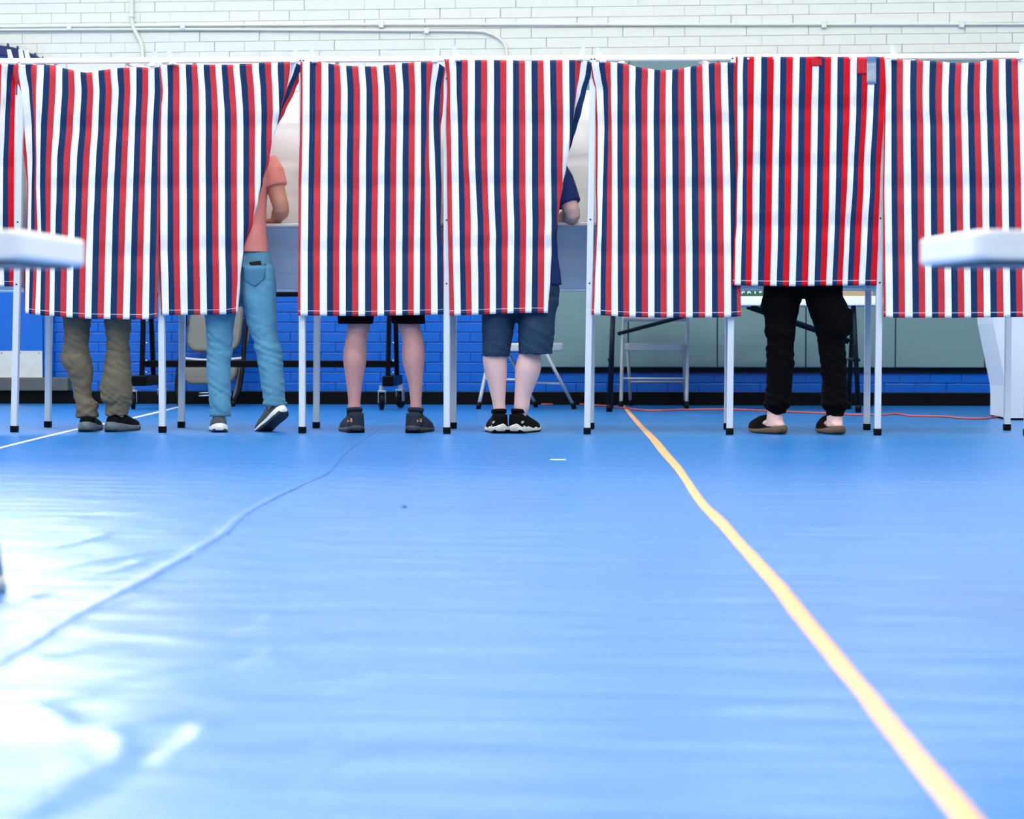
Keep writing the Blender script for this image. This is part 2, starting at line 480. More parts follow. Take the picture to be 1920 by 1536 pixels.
# baseboard, kerb, side walls, ceiling
bm = B(); box(bm, (0, YW - .015, .047), (18.2, .03, .094), bev=.006); struct(obj('baseboard_back', bm, M_base_black))
bm = B(); xr = P(131, 720, YW - .05).x
box(bm, ((xr - 9) / 2, YW - .04, .145), (xr + 9, .12, .098), bev=.008); struct(obj('trim_1', bm, M_concrete))
bm = B(); box(bm, (-9.1, 5, CEIL_Z / 2), (.2, 17.2, CEIL_Z)); struct(obj('wall_left', bm, M_white_paint))
bm = B(); box(bm, (0, 5, CEIL_Z + .1), (18.4, 17.2, .2)); ceil_o = struct(obj('ceiling', bm, M_ceiling))
for k, (lx, ly) in enumerate(LAMPS):
    t = bpy.data.objects.new('ceiling_light', None); COL.objects.link(t); t.parent = ceil_o; t.location = (lx, ly, CEIL_Z - .13)
    bm = B()
    for sx, sy, wx, wy in ((0, .31, 1.4, .04), (0, -.31, 1.4, .04), (.69, 0, .04, .6), (-.69, 0, .04, .6)):
        box(bm, (sx, sy, .05), (wx, wy, .14))
    obj('housing', bm, M_fixture, t, local=True)
    bm = B(); box(bm, (0, 0, .06), (1.34, .58, .02)); obj('diffuser', bm, M_diffuser, t, local=True)
# high daylit window, left, above the frame
def window(name, xa, xb, za, zb, nx, nz, Y, pm):
    bm = B(); w = xb - xa; h = zb - za; c = Vector(((xa + xb) / 2, Y, (za + zb) / 2))
    for zz in (za, zb): box(bm, (c.x, Y - .02, zz), (w + .12, .12, .08))
    for xx in (xa, xb): box(bm, (xx, Y - .02, c.z), (.08, .12, h + .08))
    fr = obj(name, bm, M_plastic); struct(fr)
    bm = B()
    for i in range(1, nx): box(bm, (xa + w * i / nx, Y - .01, c.z), (.04, .05, h))
    for i in range(1, nz): box(bm, (c.x, Y - .01, za + h * i / nz), (w, .05, .04))
    obj('glazing_bar', bm, M_plastic, fr)
    for i in range(nx):
        for j in range(nz):
            bm = B(); box(bm, (xa + w * (i + .5) / nx, Y + .0, za + h * (j + .5) / nz), (w / nx - .04, .012, h / nz - .04))
            obj('pane', bm, pm, fr)
window('window_1', -7.4, -4.0, 3.25, 5.7, 4, 3, YW, M_daylight)
window('added_window_2', -2.9, -.3, 4.2, 5.7, 3, 2, YW, M_sheen_glow)  # this and the next two are unseen, added to pale the floor sheen
window('added_window_3', .5, 3.1, 4.2, 5.7, 3, 2, YW, M_sheen_glow)
window('added_window_4', 3.9, 6.5, 4.2, 5.7, 3, 2, YW, M_sheen_glow)

# blue door with worn kick plate
dx1 = P(85, 650, YW).x
bm = B(); box(bm, (dx1 - .55, YW - .03, .2 + 1.05), (1.1, .05, 2.1), bev=.004); door = struct(obj('door_1', bm, M_door))
bm = B(); zt, zb = P(40, 658, YW).z, P(40, 708, YW).z
box(bm, (dx1 - .55, YW - .058, (zt + zb) / 2), (1.09, .004, zt - zb)); kp = obj('kick_plate', bm, M_kick, door)
bm = B()
for i in range(8): 
    bmesh.ops.create_cone(bm, cap_ends=True, segments=8, radius1=.005, radius2=.004, depth=.004, matrix=Matrix.Translation((dx1 - .03 - i * .14, YW - .061, zt - .016)) @ Matrix.Rotation(PI / 2, 4, 'X'))
obj('screw', bm, M_dark_steel, kp)
bm = B(); x2 = P(101, 650, YW).x
box(bm, ((dx1 + x2) / 2 + .004, YW - .025, 1.27), (x2 - dx1 - .006, .07, 2.2), bev=.004); obj('door_frame', bm, M_door, door)
bm = B(); tube(bm, [(dx1 - .08, YW - .06, 1.15), (dx1 - .08, YW - .11, 1.15), (dx1 - .2, YW - .11, 1.15)], .011); obj('door_handle', bm, M_chrome, door, smooth=True)

# grey wall pads
pads = thing('wall_padding', 'row of grey vinyl wall pads mounted on the rear wall behind the right booths', 'padding', (PAD_L, YW, .25))
zpad0 = P(1500, 689, YW).z
ztop = P(1500, 103, YW).z
edges = [1011, 1178, 1345, 1511, 1679, 1847, 2015]
for a, b in zip(edges[:-1], edges[1:]):
    xa, xb = P(a, 640, YW - .05).x, P(b, 640, YW - .05).x
    bm = B(); box(bm, ((xa + xb) / 2, YW - .03, (zpad0 + ztop) / 2), (xb - xa - .007, .05, ztop - zpad0), bev=.006)
    obj('pad_panel', bm, M_pad, pads)
xa, xb = P(1011, 640, YW).x, P(2015, 640, YW).x
bm = B(); box(bm, ((xa + xb) / 2, YW - .012, zpad0 - .02), (xb - xa, .02, .036)); o = obj('pad_rail', bm, M_dark_steel, pads); o['label'] = 'dark rail under the grey pads'

# conduits on the white brick
def pipe(label, pts, r, clips=()):
    base = P(pts[0][0], pts[0][1], YW)
    t = thing('wall_conduit', label, 'pipe', base)
    path = [P(x, y, YW - r - .006) for x, y in pts]
    bm = B(); tube(bm, smooth_path(path, 6) if len(pts) > 3 else path, r, 10); obj('pipe_run', bm, M_white_paint, t, smooth=True)
    for x, y, w in clips:
        c = P(x, y, YW - r - .005); bm = B(); box(bm, c, (.035, 2 * r + .012, w), bev=.003); obj('pipe_strap', bm, M_white_paint, t)
pipe('long white painted conduit running the whole width of the brick wall', [(-120, 51), (640, 46), (1300, 46), (2040, 45)], .010, [(130, 51, .045), (715, 46, .05), (1545, 46, .05), (1803, 45, .05), (343, 49, .045)])
pipe('white painted conduit that bends down toward the fourth booth', [(-120, 57), (300, 55), (700, 57), (880, 58), (915, 62), (938, 74), (949, 92), (952, 130)], .010, [(800, 58, .04)])
pipe('white vertical conduit kinking aside above the second booth', [(246, -120), (247, 20), (248, 44), (254, 60), (263, 78), (267, 95), (268, 140)], .014, [(247, 30, .02)])

# blue banner up at the left
ban = thing('wall_banner', 'blue padded banner with slanting navy top on the white brick', 'banner', P(-40, 120, YW - .05))
tl = [(-260, 5), (0, 86), (26, 90), (50, 98), (68, 105), (84, 114)]
bm = B()
top = [P(x, y, YW - .05) for x, y in tl]; low = [P(x, y, YW - .05) for x, y in ((-260, 330), (0, 330), (26, 330), (50, 330), (68, 330), (80, 330))]
loft(bm, [top, low], closed=False)
bo = obj('banner_body', bm, M_banner, ban); solidify(bo, .03)
bm = B(); lo2 = [P(x, y + 17, YW - .07) for x, y in tl]; tp2 = [P(x, y - 1, YW - .07) for x, y in tl]
loft(bm, [tp2, lo2], closed=False); bo = obj('banner_trim', bm, M_banner_dark, ban); solidify(bo, .02)
for x, y in ((15, 87), (33, 92), (49, 98), (66, 105), (80, 112)):
    bm = B(); c = P(x, y - 2, YW - .07); bmesh.ops.create_cone(bm, cap_ends=True, segments=8, radius1=.014, radius2=.006, depth=.03, matrix=Matrix.Translation(c)); obj('tie_loop', bm, M_banner_dark, ban)

# ---------------------------------------------------------------- floor marks
def strip_on_floor(name, L, R, m, lift, label, cat, sub=6):
    bm = B()
    Lw = smooth_path([F(*p) for p in L], sub); Rw = smooth_path([F(*p) for p in R], sub)
    rows = []
    for a, b in zip(Lw, Rw):
        row = []
        for k in range(5):
            q = a.lerp(b, k / 4); row.append(Vector((q.x, q.y, floor_h(q.x, q.y) + lift)))
        rows.append(row)
    loft(bm, rows, closed=False)
    o = obj(name, bm, m, None, loc=tuple(Lw[0].lerp(Rw[0], .5)), smooth=True); solidify(o, .0008, -1)
    return tag(o, label, cat)
tapeL = [(1161, 757), (1170, 767), (1180, 780), (1194, 797), (1218, 825), (1237, 850), (1260, 876), (1278, 900), (1293, 925), (1311, 950), (1334, 975), (1357, 1000), (1400, 1050), (1443, 1100), (1480, 1150), (1520, 1200), (1560, 1250), (1602, 1300), (1638, 1350), (1676, 1400), (1715, 1450), (1756, 1500), (1810, 1570)]
tapeR = [(1168, 757), (1177, 767), (1189, 780), (1205, 797), (1234, 825), (1255, 850), (1277, 875), (1294, 900), (1311, 925), (1331, 950), (1360, 975), (1381, 1000), (1428, 1050), (1475, 1100), (1515, 1150), (1556, 1200), (1598, 1250), (1640, 1300), (1681, 1350), (1722, 1400), (1766, 1450), (1812, 1500), (1872, 1570)]
strip_on_floor('floor_tape', tapeL, tapeR, M_tape, .0016, 'long orange tape line running toward the camera over the blue floor', 'tape', 5)
ln = [(-200, 893), (0, 840), (140, 806), (245, 785), (345, 760.5)]
strip_on_floor('floor_line', [(x, y - 1.2) for x, y in ln], [(x, y + 1.6) for x, y in ln], M_line, .001, 'thin pale line on the blue floor passing under the first booth', 'line', 5)
bm = B()
sm = smooth_path(SEAM, 5); rows = []
for i, p in enumerate(sm):
    d = (sm[min(i + 1, len(sm) - 1)] - sm[max(i - 1, 0)]).normalized(); n = Vector((-d.y, d.x, 0))
    rows.append([Vector((q.x, q.y, floor_h(q.x, q.y) + .0009)) for q in [p + n * s for s in (-.013, -.006, 0, .006, .013)]])
loft(bm, rows, closed=False)
M_seam = mat('blue_seam_tape', (10, 108, 190), 0.25)
so = obj('seam_tape', bm, M_floor, None, loc=tuple(SEAM[0]), smooth=True); solidify(so, .0006, -1)
tag(so, 'wrinkled blue seam tape joining two floor sheets at the left', 'tape')
def scrap(px, py, w, d, m, label):
    c = F(px, py); bm = B(); box(bm, (c.x, c.y, floor_h(c.x, c.y) + .002), (w, d, .002), Matrix.Rotation(.2, 3, 'Z')); tag(obj('scrap', bm, m, None, loc=tuple(c)), label, 'scrap')
scrap(1046, 863, .06, .03, M_plastic, 'small white paper scrap on the blue floor before the fourth booth')
scrap(758, 950, .012, .05, mat('navy_fleck', (20, 70, 150), .6), 'tiny dark blue fleck lying on the open floor')
cordpx = [(993, 741), (996, 747), (1003, 755), (1020, 758), (1060, 757), (1110, 759), (1160, 764), (1220, 770), (1290, 768), (1380, 768), (1475, 772), (1547, 775), (1582, 777), (1612, 778), (1655, 778), (1682, 776), (1710, 780), (1765, 781), (1800, 784), (1840, 785), (1880, 782), (1990, 784)]
pts = []
for i, (x, y) in enumerate(cordpx):
    pts.append(P(x, y, YW - .05) if i < 2 else F(x, y, .006))
bm = B(); tube(bm, smooth_path(pts, 5), .0055, 8)
tag(obj('extension_cord', bm, M_cord, None, loc=(pts[8].x, pts[8].y, 0), smooth=True), 'thin salmon red extension cord snaking along the floor by the rear wall', 'cord')

# ---------------------------------------------------------------- voting booths
FRONT = [(-240, 811, -230), (27, 810, 41), (305, 812, 300), (567, 812, 567), (838, 812.5, 838), (1101, 814, 1112), (1368, 816, 1376), (1645, 817, 1654), (1926, 819, 1934)]
BACK = [(-170, 802, -160), (90, 803, 98), (340, 802, 346), (593, 803, 598), (850, 803, 852), (1108, 803.5, 1115), (1363, 805, 1370), (1625, 807, 1632), (1888, 808, 1896)]
def rail_y(px): return 117 - 10 * px / 1920.0
fl, ft, bl, bt = [], [], [], []
for (bx, by, tx) in FRONT:
    g = P(bx, by, YF); g.z = 0; fl.append(g); ft.append(P(tx, rail_y(tx) - 2, YF))
for (bx, by, tx) in BACK:
    g = P(bx, by, YB); g.z = 0; bl.append(g); bt.append(P(tx, 150, YB))
    bt[-1].z = ft[len(bt) - 1].z - .02
def at_z(a, b, z): return a.lerp(b, (z - a.z) / (b.z - a.z))
Z_PT, Z_PB, Z_SH = P(700, 146, YF).z, P(700, 543, YB).z, P(700, 419, YF + .22).z
booth_labels = [
    'aluminium voting booth cut off by the frame beside the blue door',
    'aluminium voting booth around the person in khaki trousers',
    'aluminium voting booth around the person in the salmon shirt',
    'aluminium voting booth around the person in black shorts',
    'aluminium voting booth around the person in a blue shirt and denim shorts',
    'empty aluminium voting booth in front of the grey folding chair',
    'aluminium voting booth around the person in black joggers and clogs',
    'aluminium voting booth beside the white sheeted cabinet, right of the clogs']
LEGW = .032
for i in range(8):
    bt_thing = thing('voting_booth', booth_labels[i], 'booth', (fl[i] + fl[i + 1]) / 2, 'row of voting booths')
    b_ = bt_thing
    sides = [i] if i < 7 else [i, i + 1]
    for s in sides:
        for nm, g, t in (('front_leg', fl[s], ft[s]), ('back_leg', bl[s], bt[s])):
            bm = B(); bar(bm, at_z(g, t, .02), t, LEGW); lg = obj(nm, bm, M_alu, b_)
            bm = B(); bar(bm, g, at_z(g, t, .034), LEGW + .005); obj('foot_cap', bm, M_black_rubber, lg)
            if nm == 'front_leg':
                for zz in (Z_PB + .015, Z_PT - .01, Z_SH):
                    q = at_z(g, t, zz); bm = B()
                    bmesh.ops.create_cone(bm, cap_ends=True, segments=8, radius1=.0045, radius2=.0035, depth=.004, matrix=Matrix.Translation((q.x, q.y - LEGW / 2 - .002, zz)) @ Matrix.Rotation(PI / 2, 4, 'X'))
                    obj('rivet', bm, M_dark_steel, lg)
    # rails
    bm = B(); a, c = ft[i].copy(), ft[i + 1].copy()
    bar(bm, a + Vector((.0, 0, .0)), c, .026, .032); obj('top_rail', bm, M_rail, b_)
    bm = B(); bar(bm, bt[i], bt[i + 1], .026); obj('back_rail', bm, M_rail, b_)
    bm = B(); bar(bm, ft[i] + Vector((.018, .01, 0)), bt[i] + Vector((.018, 0, 0)), .024); obj('side_rail', bm, M_rail, b_)
    if i == 7:
        bm = B(); bar(bm, ft[8] + Vector((-.018, .01, 0)), bt[8] + Vector((-.018, 0, 0)), .024); obj('side_rail', bm, M_rail, b_)
    for s in (0, 1):
        A = ft[i + s]; w = (ft[i + 1] - ft[i]) * (.24 if s == 0 else -.24)
        bm = B(); bar(bm, A + Vector((w.x, .012, -.012)), at_z(bl[i + s], bt[i + s], A.z - .03) + Vector((w.x * .15, -.16, 0)), .02); obj('corner_brace', bm, M_rail, b_)
    zlow = Z_PB
    L0, R0, LT, RT = at_z(bl[i], bt[i], Z_PB), at_z(bl[i + 1], bt[i + 1], Z_PB), at_z(bl[i], bt[i], Z_PT), at_z(bl[i + 1], bt[i + 1], Z_PT)
    bm = B(); bar(bm, L0, R0, .024); obj('bottom_rail', bm, M_alu, b_)
    # white cloth at the back above the shelf, and the apron below it
    def panel(nm, A0, A1, B0, B1, amp, seed, yo=0.0, m=M_cloth):
        bm = B()
        def f(u, v):
            p = A0.lerp(A1, u).lerp(B0.lerp(B1, u), v)
            n = noise.noise(Vector((u * 2.2 + seed, v * 3.1, seed * 1.7)))
            e = math.sin(PI * u) * math.sin(PI * min(1, v * 1.05))
            d = amp * n * (.35 + .65 * e) + amp * .12 * math.sin(u * 9 + v * 4 + seed)
            for vc in (.25, .5, .75): d += .003 * math.exp(-((v - vc) / .012) ** 2)
            ax = (A1 - A0).normalized(); nrm = Vector((-ax.y, ax.x, 0))
            return p + nrm * (d + yo)
        grid(bm, f, 24, 40)
        o = obj(nm, bm, m, b_, smooth=True); solidify(o, .0015); return o
    zs = Z_SH - .02
    SL, SR = at_z(bl[i], bt[i], zs), at_z(bl[i + 1], bt[i + 1], zs)
    panel('back_panel', SL, SR, LT, RT, .012, i * 3.3 + 1, .0)
    ap0, ap1 = L0 + Vector((0, -.03, 0)), R0 + Vector((0, -.03, 0))
    fr = Vector((0, -.20, 0))
    panel('apron', ap0, ap1, SL + fr, SR + fr, .010, i * 2.1 + 7, .0)
    # side cloth between front and back leg
    panel('side_panel', at_z(fl[i], ft[i], Z_PB), L0, at_z(fl[i], ft[i], Z_PT), LT, .03, i * 1.7 + 4)
    if i == 7: panel('side_panel', at_z(fl[8], ft[8], Z_PB), R0, at_z(fl[8], ft[8], Z_PT), RT, .03, 31)
    # shelf
    bm = B(); cx = (SL.x + SR.x) / 2
    box(bm, (cx, YF + .36, Z_SH - .014), (SR.x - SL.x - .03, .30, .03), bev=.003); sh = obj('shelf', bm, M_alu, b_)
    bm = B(); bar(bm, Vector((SL.x + .015, YF + .205, Z_SH - .02)), Vector((SR.x - .015, YF + .205, Z_SH - .02)), .012, .042); o = obj('shelf_edge', bm, M_edge, sh)

# ---------------------------------------------------------------- curtains
YC = YF - .045
Zp = 5.6875
def interp(xs, ys, x):
    if x <= xs[0]: return ys[0]
    for i in range(len(xs) - 1):
        if x <= xs[i + 1]:
            t = (x - xs[i]) / (xs[i + 1] - xs[i]); return ys[i] + (ys[i + 1] - ys[i]) * t
    return ys[-1]
def curtain(label, m, x0, rows, topz, botz, u0, u1, group, seed, folds=(232, 351, 471), ybase=YC, crease=.010):
    """rows: (pixel y, [(u, zoom x[, depth])]); topz/botz: [(u, pixel y)]"""
    R = []
    ys_ = [r[0] for r in rows]
    nu = int((u1 - u0) * 4); us = [u0 + (u1 - u0) * i / nu for i in range(nu + 1)]
    for y, cp in rows:
        cu = [c[0] for c in cp]; cx = [c[1] for c in cp]; cd = [(c[2] if len(c) > 2 else 0.0) for c in cp]
        xs = [x0 + interp(cu, cx, u) / Zp if u <= cu[-1] else x0 + cx[-1] / Zp for u in us]
        # extend linearly on the left end when a row starts late
        for k, u in enumerate(us):
            if u < cu[0]: xs[k] = x0 + cx[0] / Zp + (u - cu[0]) * 2.0
        ds = [interp(cu, cd, u) for u in us]
        # soft fold depth from the compression of the stripes
        mid = nu // 2; dep = [0.0] * (nu + 1)
        du = us[1] - us[0]; nom = 11.6 * du
        for k in range(mid, nu):
            dx = abs(xs[k + 1] - xs[k]); dep[k + 1] = dep[k] + min(.5 * math.sqrt(max(0, (nom * .97) ** 2 - dx * dx)) / 375, .006)
        for k in range(mid, 0, -1):
            dx = abs(xs[k] - xs[k - 1]); dep[k - 1] = dep[k] + min(.5 * math.sqrt(max(0, (nom * .97) ** 2 - dx * dx)) / 375, .006)
        R.append((xs, [min(a, .05) + b for a, b in zip(dep, ds)]))
    tu = [t[0] for t in topz]; ty = [t[1] for t in topz]; bu = [t[0] for t in botz]; by = [t[1] for t in botz]
    nv = 84
    bm = B(); uvl = bm.loops.layers.uv.new('UVMap')
    V = []; UV = {}
    for j in range(nv + 1):
        line = []
        for k, u in enumerate(us):
            yt, yb = interp(tu, ty, u), interp(bu, by, u)
            y = yt + (yb - yt) * j / nv
            # catmull-rom style smoothing between measured rows
            if y <= ys_[0]: x, d = R[0][0][k], R[0][1][k]
            elif y >= ys_[-1]: x, d = R[-1][0][k], R[-1][1][k]
            else:
                i = max(q for q in range(len(ys_) - 1) if ys_[q] <= y)
                t = (y - ys_[i]) / (ys_[i + 1] - ys_[i]); s = t * t * (3 - 2 * t); s = .55 * t + .45 * s
                x = R[i][0][k] + (R[i + 1][0][k] - R[i][0][k]) * s; d = R[i][1][k] + (R[i + 1][1][k] - R[i][1][k]) * s
            v = (y - yt) / max(1, yb - yt)
            d += .014 * noise.noise(Vector((u * .16 + seed, y * .004, seed))) * min(1, v * 3 + .25)
            d += .011 * math.sin(u * .95 + seed * 2 + y * .003) * max(0, 1 - v * 2.2)
            d += .0055 * noise.noise(Vector((u * .5 + seed, y * .02, seed * 2.3)))
            for fo in folds:
                yy = fo + 5 * noise.noise(Vector((u * .3, fo, seed)))
                e = (y - yy) / 26.0
                if abs(e) < 1: d += crease * (1 - abs(e)) * (1 + .7 * noise.noise(Vector((u * .4, fo * 1.3, seed + 4))))
            w = P(x, y, ybase + d)
            vert = bm.verts.new(w); line.append(vert); UV[vert] = (u / 30.0, (yb - y) / 383.0)
        V.append(line)
    for j in range(nv):
        for k in range(nu):
            f = bm.faces.new((V[j][k], V[j][k + 1], V[j + 1][k + 1], V[j + 1][k])); f.smooth = True
            for l in f.loops: l[uvl].uv = UV[l.vert]
    me = bpy.data.meshes.new('striped_curtain'); bm.to_mesh(me); bm.free()
    loc = P(x0 + 120, 118, ybase)
    o = link('striped_curtain', me, m, None, loc=loc)
    solidify(o, .0012, -1)
    return tag(o, label, 'curtain', group)
def zy(y, base=90): return base + y / Zp
GRP = 'striped curtains hung along the booth fronts'
cur = []
# cut-off one at the far left
c = curtain('bright red, navy and white curtain cut off at the left frame edge', M_bright, 0,
    [(119, [(-26, -1560), (-2, -45), (-1, 20), (0, 85), (1, 142), (2, 190)]), (150, [(-26, -1560), (-2, -45), (-1, 12), (0, 72), (1, 125), (2, 168)]), (238, [(-26, -1560), (-2, -58), (-1, 0), (0, 50), (1, 105), (2, 158)]),
     (300, [(-26, -1560), (-2, -70), (-1, -15), (0, 35), (1, 90), (2, 153)]), (430, [(-26, -1560), (-2, -80), (-1, -20), (0, 30), (1, 88), (2, 150)]), (538, [(-26, -1560), (-2, -70), (-1, -18), (0, 45), (1, 105), (2, 148)])],
    [(-26, 121), (2, 120)], [(-26, 539), (2, 537)], -26, 2, GRP, 3.1, folds=(205, 315, 425)); cur.append(c)
# booth of the khaki trousers
c = curtain('faded red, navy and white curtain sagging in the middle above khaki trousers', M_faded, 0,
    [(122, [(-2, 145), (-1, 202), (0, 272), (1, 332), (2, 397), (3, 468), (6, 664), (9, 852), (12, 1047), (15, 1250), (18, 1453), (21, 1648), (22, 1700), (22.5, 1712)]),
     (135, [(-2, 140), (-1, 200), (0, 278), (1, 332), (2, 396), (3, 467), (6, 665), (9, 857), (12, 1049), (15, 1250), (18, 1455), (21, 1648), (22, 1700), (22.5, 1715)]),
     (170, [(-2, 180), (-1, 228), (0, 312), (1, 345), (2, 386), (3, 458), (6, 664), (9, 870), (12, 1062), (15, 1266), (18, 1455), (21, 1650), (22, 1712), (22.5, 1732)]),
     (238, [(-2, 208), (-1, 262), (0, 340), (1, 368), (2, 385), (3, 437), (6, 640), (9, 850), (12, 1048), (15, 1247), (18, 1440), (21, 1630), (22, 1692), (22.5, 1718)]),
     (300, [(-2, 262), (-1, 292), (0, 346), (1, 378), (2, 391), (3, 430), (6, 610), (9, 820), (12, 1025), (15, 1228), (18, 1428), (21, 1620), (22, 1682), (22.5, 1710)]),
     (350, [(-2, 294), (-1, 304), (0, 338), (1, 370), (2, 388), (3, 428), (6, 605), (9, 810), (12, 1012), (15, 1215), (18, 1420), (21, 1610), (22, 1680), (22.5, 1700)]),
     (430, [(-2, 285, .03), (-1, 295, .01), (0, 332), (1, 373), (2, 404), (3, 440), (6, 592), (9, 797), (12, 995), (15, 1200), (18, 1405), (21, 1603), (22, 1672), (22.5, 1692)]),
     (500, [(-2, 255, .03), (-1, 275), (0, 318), (1, 358), (2, 395), (3, 440), (6, 585), (9, 783), (12, 985), (15, 1190), (18, 1395), (21, 1595), (22, 1660), (22.5, 1688)]),
     (592, [(-2, 262, .03), (-1, 270), (0, 308), (1, 340), (2, 378), (3, 430), (6, 580), (9, 775), (12, 975), (15, 1178), (18, 1383), (21, 1588), (22, 1650), (22.5, 1672)])],
    [(-2, 119), (0, 121), (3, 121.5), (5, 123), (6, 127.5), (7.5, 131), (9, 135), (10, 136.5), (11, 135.5), (12, 132.5), (14, 129.5), (15, 127.5), (18, 126), (21, 127), (22.5, 125)],
    [(-2, 587), (-1, 587.5), (3, 591), (6, 593), (9, 596), (12, 598), (18, 599), (21, 599), (22.5, 597)], -2, 22.5, GRP, 1.3, folds=(238, 353, 480)); cur.append(c)
# booth of the salmon shirt: right side swept back
c = curtain('faded striped curtain swept open to show the person in salmon shirt', M_faded, 280,
    [(122, [(-1.3, 112), (-1, 120), (0, 190), (1, 253), (2, 318), (3, 388), (6, 578), (9, 770), (12, 962), (15, 1167), (18, 1370), (19, 1438), (20, 1502), (20.2, 1515, .02), (21, 1565, -.004), (22, 1612, -.006), (23, 1665, -.006)]),
     (130, [(-1.3, 112), (-1, 125), (0, 193), (1, 255), (2, 322), (3, 390), (6, 580), (9, 772), (12, 963), (15, 1168), (18, 1370), (19, 1440), (20, 1500), (20.2, 1512, .02), (21, 1548, -.004), (22, 1605, -.006), (23, 1655, -.006)]),
     (170, [(-1.3, 128), (-1, 140), (0, 200), (1, 255), (2, 325), (3, 398), (6, 598), (9, 787), (12, 986), (15, 1188), (18, 1380), (19, 1440), (19.4, 1462, .01), (20.2, 1462, .025), (21, 1466, -.004), (22, 1510, -.008), (23, 1556, -.004)]),
     (210, [(-1.3, 122), (-1, 130), (0, 195), (1, 254), (2, 323), (3, 400), (6, 602), (9, 803), (12, 1000), (15, 1195), (18, 1385), (18.3, 1394, .01), (19.5, 1392, .03), (21.5, 1394, -.002), (22, 1404, -.006), (23, 1448, -.002)]),
     (238, [(-1.3, 118), (-1, 125), (0, 193), (1, 254), (2, 322), (3, 398), (6, 602), (9, 806), (12, 1003), (15, 1195), (17, 1310), (17.9, 1360, .008), (19.5, 1352, .03), (22, 1352, .012), (23, 1362, .004)]),
     (265, [(-1.3, 114), (-1, 123), (0, 193), (1, 254), (2, 322), (3, 398), (6, 602), (9, 805), (12, 1003), (15, 1192), (16, 1250), (17, 1306, .004), (17.25, 1316, .014), (19, 1300, .04), (23, 1295, .05)]),
     (300, [(-1.3, 110), (-1, 121), (0, 193), (1, 254), (2, 323), (3, 397), (6, 600), (9, 805), (12, 1003), (15, 1190), (16, 1252, .006), (16.5, 1281, .016), (18, 1265, .045), (23, 1255, .06)]),
     (345, [(-1.3, 108), (-1, 120), (0, 193), (1, 255), (2, 323), (3, 398), (6, 603), (9, 806), (12, 1002), (15, 1188, .006), (15.3, 1208, .016), (17, 1190, .05), (23, 1180, .06)]),
     (380, [(-1.3, 106), (-1, 120), (0, 195), (1, 256), (2, 325), (3, 400), (6, 604), (9, 808), (12, 1003), (14, 1128, .004), (14.5, 1158, .014), (16, 1140, .05), (23, 1130, .06)]),
     (418, [(-1.3, 106), (-1, 120), (0, 195), (1, 257), (2, 326), (3, 400), (6, 604), (9, 808), (12, 1005), (13, 1063, .004), (13.7, 1103, .016), (15, 1085, .05), (23, 1075, .06)]),
     (471, [(-1.3, 106), (-1, 121), (0, 195), (1, 258), (2, 326), (3, 400), (6, 605), (9, 810), (11, 943), (12, 1002, .008), (12.2, 1012, .018), (14, 995, .05), (23, 985, .06)]),
     (523, [(-1.3, 114), (-1, 130), (0, 205), (1, 266), (2, 331), (3, 405), (6, 610), (9, 818), (10, 882), (11, 943, .006), (11.5, 971, .018), (13, 955, .05), (23, 945, .06)]),
     (588, [(-1.3, 128), (-1, 140), (0, 210), (1, 273), (2, 338), (3, 410), (6, 615), (9, 820), (10, 882), (11, 920, .01), (11.5, 944, .02), (13, 930, .05), (23, 920, .06)])],
    [(-1.3, 122), (0, 121.5), (3, 121), (8, 121.5), (11, 121.5), (12, 120), (14, 119.5), (15, 118), (17, 117.3), (20, 116.5), (20.4, 119), (21, 118.5), (22, 122), (23, 127)],
    [(-1.3, 591), (3, 590.5), (6, 590.5), (9, 589.5), (11.5, 586), (23, 584)], -1.3, 23, GRP, 2.2, folds=(236, 351, 469)); cur.append(c)
